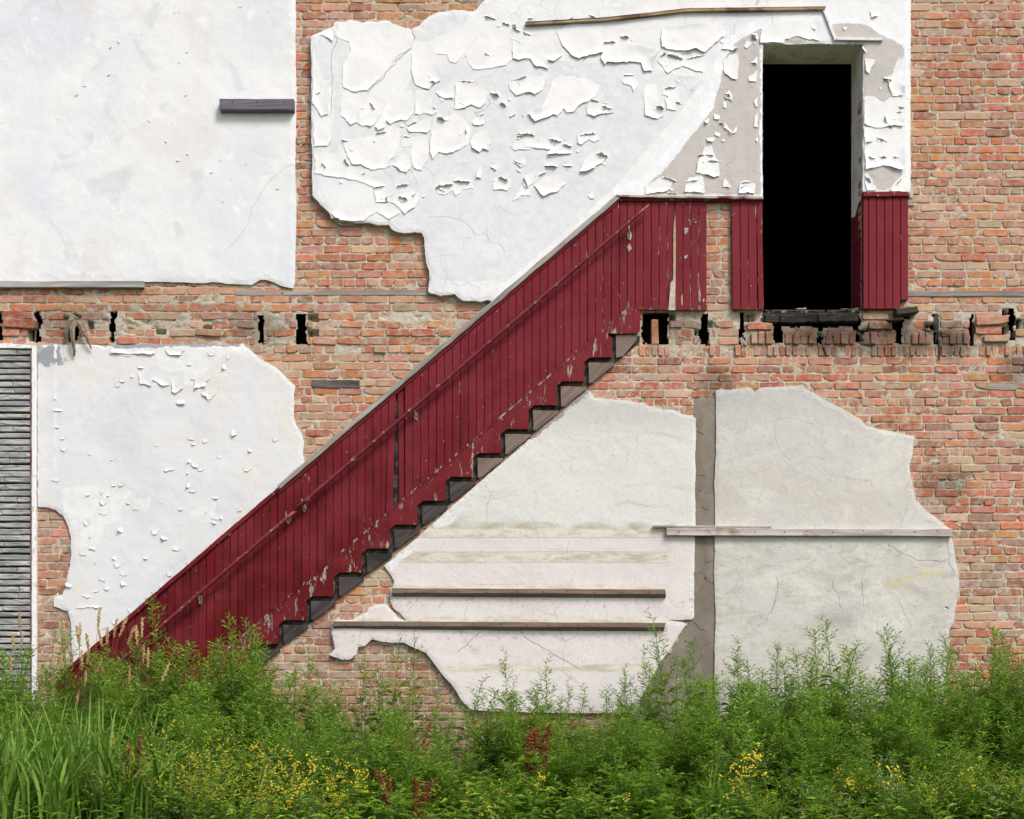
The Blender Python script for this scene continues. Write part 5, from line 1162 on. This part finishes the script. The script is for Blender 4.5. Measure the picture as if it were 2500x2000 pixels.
GZ = .42                                   # the weeds stand on a low bank at the wall foot
class PB:
    def __init__(s, seed): s.V = []; s.F = []; s.A = []; s.r = random.Random(seed)
    def leaf(s, b, d, L, w, droop=.25, fold=.25, lv=None):
        """lance-shaped blade: base, two shoulders, tip"""
        r = s.r; d = d.normalized(); side = d.cross(Vector((0, 0, 1)))
        side = side.normalized() if side.length > .05 else Vector((1, 0, 0))
        up = side.cross(d)
        roll = r.uniform(-.7, .7); side = side * math.cos(roll) + up * math.sin(roll); up = side.cross(d)
        n = len(s.V); lv = r.random() if lv is None else lv
        m = b + d * L * .42 - Vector((0, 0, L * droop * .12))
        t = b + d * L - Vector((0, 0, L * droop))
        s.V += [b, m + side * w * .5 + up * w * fold, m - side * w * .5 + up * w * fold, t]
        s.F += [(n, n + 1, n + 3), (n, n + 3, n + 2)]; s.A += [lv] * 4
    def ribbon(s, pts, w, lv, up=None):
        n = len(pts)
        for i, p in enumerate(pts):
            t = (pts[min(i + 1, n - 1)] - pts[max(i - 1, 0)]).normalized()
            sd_ = t.cross(up or Vector((0, 0, 1))); sd_ = sd_.normalized() if sd_.length > .02 else Vector((1, 0, 0))
            ww = w * (1 - (i / (n - 1)) ** 2.2) * (.55 + .9 * min(1, i / (n - 1) * 3)) / 1.2 + .0004
            s.V += [p + sd_ * ww * .5, p - sd_ * ww * .5]; s.A += [lv, lv]
        b = len(s.V) - 2 * n
        for i in range(n - 1): s.F.append((b + 2 * i, b + 2 * i + 1, b + 2 * i + 3, b + 2 * i + 2))
    def stem(s, pts, r0, r1):
        n = len(pts); b = len(s.V)
        for i, p in enumerate(pts):
            r = r0 + (r1 - r0) * i / (n - 1)
            for q in range(3):
                a = q * 2.094; s.V.append(p + Vector((math.cos(a) * r, math.sin(a) * r, 0))); s.A.append(.5)
        for i in range(n - 1):
            for q in range(3): s.F.append((b + i * 3 + q, b + i * 3 + (q + 1) % 3, b + i * 3 + 3 + (q + 1) % 3, b + i * 3 + 3 + q))
    def blobs(s, p, size, n=1):
        for _ in range(n):
            q = p + Vector([s.r.gauss(0, size * .5) for _ in range(3)]) if n > 1 else p
            b = len(s.V); k_ = size * s.r.uniform(.6, 1.1); lv = s.r.random()
            s.V += [q + Vector(v) * k_ for v in ((.5, 0, 0), (-.25, .43, 0), (-.25, -.43, 0), (0, 0, .55), (0, 0, -.5))]; s.A += [lv] * 5
            s.F += [(b, b + 1, b + 3), (b + 1, b + 2, b + 3), (b + 2, b, b + 3), (b + 1, b, b + 4), (b + 2, b + 1, b + 4), (b, b + 2, b + 4)]
    def mesh(s, name): return mesh(name, s.V, s.F, {'lv': np.array(s.A)})

def curve(base, H, lean, az, n, wig, r):
    pts = []; d = Vector((math.cos(az), math.sin(az), 0)); w = [r.uniform(-wig, wig) for _ in range(2)]
    for i in range(n + 1):
        t = i / n
        pts.append(base + Vector((0, 0, H * t)) + d * lean * t * t + Vector((w[0] * math.sin(t * 5), w[1] * math.sin(t * 4), 0)))
    return pts
def along(pts, t):
    f = t * (len(pts) - 1); i = min(int(f), len(pts) - 2); return pts[i].lerp(pts[i + 1], f - i)

def mugwort(seed, H=1.2, dense=1.):
    st, lf = PB(seed), PB(seed + 500); r = lf.r
    H0 = H
    for si in range(3 if dense > .6 else 1):
      H = H0 * (1, r.uniform(.7, .92), r.uniform(.5, .8))[si]
      main = curve(Vector((r.uniform(-.05, .05), r.uniform(-.05, .05), 0)) * si, H, r.uniform(.03, .14) + si * .09, r.uniform(0, 6.28), 10, .012, r)
      st.stem(main, .0055, .0018)
      az = r.uniform(0, 6.28); z = .10
      while z < H:
          t = z / H; p = along(main, t); az += 2.4 + r.uniform(-.3, .3)
          d = Vector((math.cos(az), math.sin(az), r.uniform(.1, 1.1)))
          if t < .72:                                        # divided lower leaf: rib with narrow lobes
              L = r.uniform(.11, .18) * (1.05 - .35 * t)
              lv = r.random() * (.55 + .5 * t)
              side = d.normalized().cross(Vector((0, 0, 1))).normalized()
              for q in range(3):
                  b = p + d.normalized() * L * (.28 + .24 * q) - Vector((0, 0, L * .05 * q * q))
                  for sg in (-1, 1):
                      lf.leaf(b, d.normalized() * .75 + side * sg * .8 + Vector((0, 0, r.uniform(-.2, .2))), L * r.uniform(.36, .55), L * .115, .25, .2, min(1, max(0, lv + r.uniform(-.15, .15))))
              lf.leaf(p + d.normalized() * L * .15, d, L * .95, L * .11, .35, .2, lv)
          if t > .30 and r.random() < .85 * dense:           # leafy side shoot
              L = r.uniform(.12, .28) * (1.18 - t) * 1.5
              d2 = Vector((math.cos(az + .6), math.sin(az + .6), r.uniform(.7, 1.3))).normalized()
              br = [p + d2 * L * s_ + Vector((0, 0, L * .15 * s_ * s_)) for s_ in (0, .35, .7, 1)]
              st.stem(br, .0018, .0008)
              nn = max(4, int(L / .011)); a2 = r.uniform(0, 6.28)
              for q in range(nn):
                  s_ = (q + 1) / nn; a2 += 2.4
                  dd = d2 * .5 + Vector((math.cos(a2), math.sin(a2), .35)) * .8
                  lf.leaf(along(br, s_), dd, r.uniform(.045, .08) * (1.2 - .5 * s_), r.uniform(.007, .011), .2, .2, min(1, max(0, .15 + .5 * t + r.uniform(-.35, .4))))
          if t > .60:
              for q in range(2):
                  a3 = r.uniform(0, 6.28)
                  lf.leaf(p, Vector((math.cos(a3), math.sin(a3), r.uniform(.5, 1.2))), r.uniform(.055, .09) * (1.35 - .7 * t), r.uniform(.008, .012), .2, .2, min(1, .4 + .5 * t + r.uniform(-.2, .2)))
          z += r.uniform(.022, .034)
    return [('stem', st.mesh('stem'), m_stem), ('foliage', lf.mesh('foliage'), m_leaf)], H0
def clover(seed, H=.75, white=False):
    st, lf, fl = PB(seed), PB(seed + 1), PB(seed + 2); r = lf.r
    for b_ in range(r.randint(4, 6)):
        az = r.uniform(0, 6.28); h = H * r.uniform(.65, 1.)
        main = curve(Vector((r.uniform(-.04, .04), r.uniform(-.04, .04), 0)), h, r.uniform(.08, .38), az, 8, .02, r)
        st.stem(main, .003, .001)
        z = .12
        while z < h:
            t = z / h; p = along(main, t); a = r.uniform(0, 6.28)
            for q in range(3):
                lf.leaf(p + Vector((math.cos(a), math.sin(a), .2)) * .025, Vector((math.cos(a + (q - 1) * .9), math.sin(a + (q - 1) * .9), r.uniform(0, .5))), r.uniform(.022, .040), r.uniform(.009, .014), .15, .15, min(1, .3 + .6 * t))
            if t > .5 and r.random() < .75:
                d = Vector((math.cos(a), math.sin(a), r.uniform(.5, 1.6))).normalized(); L = r.uniform(.06, .12)
                sp = [p, p + d * L * .5, p + d * L + Vector((0, 0, -.01))]
                st.stem(sp, .001, .0005)
                for q in range(int(L / .006)):
                    if r.random() < .28: fl.blobs(along(sp, min(1, .3 + .7 * q / (L / .006))) + Vector((r.uniform(-.004, .004), r.uniform(-.004, .004), 0)), r.uniform(.007, .012))
            z += r.uniform(.022, .036)
    return [('stem', st.mesh('stem'), m_stem), ('foliage', lf.mesh('foliage'), m_leaf2), ('flowers', fl.mesh('flowers'), m_wht if white else m_yel)], H
def mustard(seed, H=.75):
    st, lf, fl = PB(seed), PB(seed + 1), PB(seed + 2); r = lf.r
    for b_ in range(r.randint(3, 5)):
        az = r.uniform(0, 6.28); h = H * r.uniform(.6, 1.)
        main = curve(Vector((0, 0, 0)), h, r.uniform(.05, .28), az, 7, .02, r); st.stem(main, .003, .0012)
        for q in range(9):
            t = r.uniform(.08, .75); a = r.uniform(0, 6.28); lf.leaf(along(main, t), Vector((math.cos(a), math.sin(a), .35)), r.uniform(.05, .11), r.uniform(.014, .028), .35, .15)
        for q in range(r.randint(1, 3)):
            p = along(main, 1 - .10 * q) + Vector((r.uniform(-.05, .05), r.uniform(-.05, .05), 0)) * q
            for w in range(r.randint(3, 7)):
                a = r.uniform(0, 6.28); b = p + Vector((r.gauss(0, .013), r.gauss(0, .013), r.gauss(0, .012)))
                fl.blobs(b, r.uniform(.014, .022))
    return [('stem', st.mesh('stem'), m_stem), ('foliage', lf.mesh('foliage'), m_leaf2), ('flowers', fl.mesh('flowers'), m_yel)], H
def grass(seed, H=1.1, n=38, heads=0):
    bl, st, hd = PB(seed), PB(seed + 1), PB(seed + 2); r = bl.r
    for i in range(n):
        a = r.uniform(0, 6.28); d = Vector((math.cos(a), math.sin(a), 0)); L = H * r.uniform(.6, 1.15); arch = r.uniform(.2, .95)
        b = Vector((r.gauss(0, .06), r.gauss(0, .06), 0)); pts = []
        z0 = r.uniform(0, .35) * H
        for q in range(8):
            t = q / 7; pts.append(b + Vector((0, 0, z0 * min(1, t * 4))) + Vector((0, 0, (L - z0) * (t - .55 * arch * t ** 2.6))) + d * L * .62 * arch * t ** 1.7)
        bl.ribbon(pts, r.uniform(.009, .02), r.random())
    for i in range(heads):
        a = r.uniform(0, 6.28); h = H * r.uniform(1.15, 1.5)
        main = curve(Vector((r.gauss(0, .1), r.gauss(0, .05), 0)), h, r.uniform(.05, .22), a, 8, .01, r); st.stem(main, .002, .0012)
        for q in range(70): hd.blobs(along(main, 1 - .115 * q / 70 / h) + Vector((r.gauss(0, .004), r.gauss(0, .004), 0)), .013 * (1.15 - abs(q / 70 - .45)))
    P = [('blades', bl.mesh('blades'), m_grass)]
    if heads: P += [('stem', st.mesh('stem'), m_stem), ('seed_head', hd.mesh('seed_head'), m_tan)]
    return P, H
def dock(seed, H=.7):
    st, lf, hd = PB(seed), PB(seed + 1), PB(seed + 2); r = hd.r
    for i in range(r.randint(3, 5)):
        a = r.uniform(0, 6.28); h = H * r.uniform(.75, 1.); main = curve(Vector((0, 0, 0)), h, r.uniform(.02, .16), a, 6, .01, r); st.stem(main, .004, .0015)
        for q in range(170):
            t = r.uniform(.5, 1); hd.blobs(along(main, t) + Vector((r.gauss(0, .02), r.gauss(0, .02), 0)) * (1.25 - t), .017)
    for i in range(8):
        a = r.uniform(0, 6.28); lf.leaf(Vector((0, 0, r.uniform(.05, .4))), Vector((math.cos(a), math.sin(a), .6)), r.uniform(.15, .25), .05, .4, .15)
    return [('stem', st.mesh('stem'), m_rustp), ('seed_spike', hd.mesh('seed_spike'), m_rustp), ('foliage', lf.mesh('foliage'), m_leaf2)], H
def broadleaf(seed, H=.5):
    st, lf = PB(seed), PB(seed + 1); r = lf.r
    for i in range(4):
        main = curve(Vector((0, 0, 0)), H * r.uniform(.6, 1), r.uniform(.05, .2), r.uniform(0, 6.28), 5, .01, r); st.stem(main, .003, .0015)
        for q in range(12):
            a = r.uniform(0, 6.28); lf.leaf(along(main, r.uniform(.1, 1)), Vector((math.cos(a), math.sin(a), .3)), r.uniform(.06, .11), r.uniform(.03, .05), .3, .1)
    return [('stem', st.mesh('stem'), m_stem), ('foliage', lf.mesh('foliage'), m_leaf2)], H

H_SC = 1
kinds = {
 'mug': [mugwort(100 + i, (1.3, 1.2, 1.1, 1.0, 1.25, .95, 1.15)[i], (1, 1, .9, 1, .8, 1, .9)[i]) for i in range(7)],
 'thin': [mugwort(160 + i, (1.15, 1.3, 1.0)[i], .45) for i in range(3)],
 'clo': [clover(200 + i * 5) for i in range(5)], 'whi': [clover(260 + i * 5, .75, True) for i in range(4)],
 'mus': [mustard(300 + i * 5) for i in range(4)], 'gra': [grass(340 + i * 5, .85, 44) for i in range(4)], 'grh': [grass(380 + i * 5, .8, 26, 4) for i in range(3)],
 'doc': [dock(420 + i * 5) for i in range(3)], 'bro': [broadleaf(450 + i * 5) for i in range(3)]}
INFO = {'mug': ('mugwort_plant', 'feathery green mugwort plant in the thicket at the foot of the wall', 'weed', 'mugwort plants along the wall'),
 'thin': ('mugwort_plant', 'thin open mugwort plant with the wall showing through it', 'weed', 'thin mugwort plants against the wall'),
 'clo': ('yellow_sweet_clover', 'bushy sweet clover plant with small yellow flower spikes', 'wildflower', 'yellow sweet clover plants'),
 'whi': ('white_sweet_clover', 'sweet clover plant with small white flower spikes', 'wildflower', 'white sweet clover plants'),
 'mus': ('mustard_plant', 'slender mustard plant with clusters of bright yellow flowers', 'wildflower', 'yellow mustard plants'),
 'gra': ('grass_tuft', 'tuft of long arching green grass blades', 'grass', 'tufts of long grass'),
 'grh': ('reed_grass', 'tall grass tuft with tan seed heads at the lower left', 'grass', 'seeding grass tufts at the lower left'),
 'doc': ('dock_plant', 'dock plant with rust-brown seed spikes among the weeds', 'weed', 'rusty dock plants'),
 'bro': ('broadleaf_weed', 'low broad-leaved green weed between the taller plants', 'weed', 'broad-leaved weeds')}
pr = random.Random(99)
PL = []
def plant(kind, px, Y, py_top, label=None, var=None, lean=None, spread=1.):
    """stand a plant so that its foot is on the ground at depth Y; its height follows the photograph's skyline"""
    parts, H = kinds[kind][pr.randrange(len(kinds[kind])) if var is None else var]
    d = DIST + Y; X = (px - 1250) / S * d / DIST; zt = CAMZ - (py_top - 1600) / S * d / DIST
    sc_ = max(.2, (zt - GZ) / H)
    nm, lb, ct, gp = INFO[kind]
    e = thing(nm, label or lb, ct, gp)
    PL.append((kind, px, Y, e, label))
    e.location = (X, Y, GZ - .01); sx = (.35 + .65 * sc_) * spread
    e.scale = (sx, sx, sc_)
    e.rotation_euler = (pr.uniform(-.06, .06), pr.uniform(-.08, .08) if lean is None else lean, pr.uniform(0, 6.28))
    for n_, me, mt in parts:
        c_ = link(n_, me, e, mt)
        if n_ != 'stem': c_['kind'] = 'stuff'
    return e
SKY = [(0, 1575), (60, 1590), (150, 1585), (300, 1575), (400, 1560), (500, 1560), (600, 1545), (680, 1570), (730, 1630), (850, 1625), (1000, 1620), (1150, 1660), (1240, 1650), (1330, 1660), (1450, 1680), (1560, 1660), (1640, 1600),
       (1750, 1600), (1880, 1595), (1990, 1560), (2040, 1555), (2100, 1620), (2190, 1570), (2280, 1610), (2340, 1580), (2450, 1570), (2540, 1570)]
def skyl(x): return float(np.interp(x, [p[0] for p in SKY], [p[1] for p in SKY]))
# the spires that stand out against the wall
for x, y, lab in ((415, 1462, 'tallest mugwort spire against the lower red boards'), (575, 1510, 'mugwort spire before the lowest red stair step'), (640, 1520, None), (1002, 1532, 'lone mugwort spire crossing the lower shelf batten'), (770, 1580, None), (882, 1590, None), (945, 1560, None),
                  (1243, 1590, 'mugwort spire before the pinkish plaster, left of a pair'), (1335, 1612, None), (1645, 1500, 'mugwort spire before the grey render strip'), (1700, 1560, None), (1765, 1565, None), (1895, 1570, None), (2000, 1530, 'mugwort spire before the dark stain on the grey plaster'), (2038, 1515, None),
                  (2192, 1535, 'mugwort spire right of centre on the grey plaster'), (2262, 1575, None), (2322, 1550, None), (2395, 1545, None), (2450, 1530, 'tall mugwort spire before the brick at the right edge'), (2480, 1540, None), (1490, 1640, None), (1400, 1660, None), (1545, 1630, None), (150, 1540, None), (185, 1600, None), (215, 1590, None), (250, 1605, None), (280, 1585, None), (325, 1560, None), (40, 1590, None), (1590, 1590, None)):
    plant('thin' if 700 < x < 1700 else 'mug', x, pr.uniform(-.75, -.35), y, lab, spread=.8)
# back rows
for i in range(125):
    x = pr.uniform(-60, 2560)
    sparse = 690 < x < 1130 or 1380 < x < 1660
    if sparse and pr.random() < .45: continue
    if 60 < x < 330 and pr.random() < .3: continue
    Y = pr.uniform(-1.1, -.3)
    plant('thin' if sparse and pr.random() < .6 else 'mug', x, Y, skyl(x) + pr.uniform(0, 80), spread=1.15)
for i in range(118):                                       # middle
    x = pr.uniform(-60, 2560); Y = pr.uniform(-2.1, -1.0)
    if 120 < x < 420 and pr.random() < .5: continue
    if 1090 < x < 1140 and pr.random() < .5: continue
    plant('mug', x, Y, max(skyl(x) + 60, 1650) + pr.uniform(0, 110) + (40 if 650 < x < 1150 else 0), spread=1.3)
# grasses at the left
for i in range(40):
    x = pr.uniform(-40, 420); plant('gra', x, pr.uniform(-3., -1.), 1650 + pr.uniform(0, 170))
for x, y in ((60, 1530), (180, 1530), (230, 1520), (255, 1535), (300, 1545), (340, 1540), (20, 1560), (130, 1590)):
    plant('grh', x, pr.uniform(-1.5, -.9), y + 130)
for i in range(24):
    x = pr.uniform(420, 2600); plant('gra', x, pr.uniform(-3., -1.2), 1800 + pr.uniform(0, 130))
# yellow sweet clover and mustard, front left of centre
for i in range(19): 
    x = pr.gauss(540, 150); plant('clo', x, pr.uniform(-3.4, -2.3), 1755 + pr.uniform(0, 140) - (25 if 380 < x < 560 else 0))
for i in range(16): x = pr.uniform(600, 930); plant('mus', x, pr.uniform(-3.4, -2.2), 1780 + pr.uniform(0, 170))
for x, y in ((1795, 1800), (1815, 1808), (1770, 1815), (2140, 1815), (2080, 1830), (2155, 1840), (2340, 1830), (2370, 1838), (2400, 1850), (1500, 1910), (1495, 1925), (1770, 1850), (2290, 1865), (1840, 1880), (2180, 1940), (1255, 1860), (1290, 1865), (1140, 1905), (1170, 1930), (2060, 1900), (2420, 1930), (1960, 1915), (1050, 1915), (940, 1835), (860, 1815)):
    plant('mus', x, pr.uniform(-3., -2.3), y)
for i in range(12): x = pr.choice((pr.gauss(2050, 130), pr.gauss(2380, 110), pr.gauss(330, 90))); plant('whi', x, pr.uniform(-3.3, -2.1), 1800 + pr.uniform(0, 150))
for i in range(16): x = pr.uniform(1850, 2560); plant('clo', x, pr.uniform(-3.2, -2.2), 1840 + pr.uniform(0, 120))
for x, y, lab in ((310, 1790, 'rust-brown dock spikes amid the grass at the lower left'), (335, 1850, None), (955, 1860, 'rust-brown dock with spikes low in the centre of the weeds'), (1010, 1880, None), (1035, 1905, None), (1285, 1735, 'rust-brown dock rising against the foot of the pinkish plaster'), (1325, 1745, None), (1000, 1760, None)):
    plant('doc', x, pr.uniform(-2.9, -2.3) if y > 1780 else -1.6, y - 15, lab)
for i in range(45): x = pr.uniform(-80, 2600); plant('bro', x, pr.uniform(-3., -1.2), 1850 + pr.uniform(0, 140))
for i in range(62):                                        # front
    x = pr.uniform(-60, 2560); Y = pr.uniform(-3.0, -2.0)
    if (1120 < x < 1240 or 300 < x < 900) and pr.random() < .6: continue
    plant('mug', x, Y, 1780 + pr.uniform(0, 150), spread=1.25)
# leafy undergrowth too dense to count
ug = PB(777); r = ug.r
for i in range(15000):
    X = r.uniform(-4.6, 4.6); Y = r.uniform(-3.4, -.2); z = GZ + r.uniform(.0, .42) * (1 - .12 * abs(Y + 1.5))
    a = r.uniform(0, 6.28); ug.leaf(Vector((X, Y, z)), Vector((math.cos(a), math.sin(a), r.uniform(-.1, .9))), r.uniform(.05, .11), r.uniform(.008, .022), .3, .2)
tag(link('undergrowth', ug.mesh('undergrowth'), None, m_leaf), 'dense leafy undergrowth beneath the tall weeds', 'undergrowth', kind='stuff')

# a label that singles each plant out: its kind, row, what stands behind it, and its place in that row
ORD = 'first second third fourth fifth sixth seventh eighth ninth tenth eleventh twelfth thirteenth fourteenth fifteenth sixteenth seventeenth eighteenth nineteenth twentieth twenty-first twenty-second twenty-third twenty-fourth twenty-fifth twenty-sixth twenty-seventh twenty-eighth twenty-ninth thirtieth'.split()
ZONE = ((95, 'the stone cladding'), (260, 'the lower left plaster'), (690, 'the red boards'), (960, 'the brick below the stair'), (1240, "the pinkish plaster's left half"), (1520, "the pinkish plaster's right half"), (1750, 'the grey render strip'), (2030, "the grey plaster's left half"), (2310, "the grey plaster's right half"), (9999, 'the right edge brick'))
SHORT = {'mug': 'mugwort', 'thin': 'thin mugwort', 'clo': 'yellow clover', 'whi': 'white clover', 'mus': 'yellow mustard', 'gra': 'grass tuft', 'grh': 'seeding grass', 'doc': 'rusty dock', 'bro': 'broad-leaved weed'}
buck = {}
for kd, px, Y, e, lab in PL:
    if lab: continue
    zn = next(n for x, n in ZONE if px < x); row = 'back' if Y > -1. else 'middle' if Y > -2. else 'front'
    buck.setdefault((kd, zn, row), []).append((px, e))
for (kd, zn, row), L in buck.items():
    L.sort(key=lambda t: t[0])
    for i, (px, e) in enumerate(L):
        o_ = (ORD[i] + ' ' if len(L) > 1 else 'only ') if i < 30 else 'far right '
        e['label'] = o_ + SHORT[kd] + (' from left' if len(L) > 1 and i < 30 else '') + ', ' + row + ' row below ' + zn
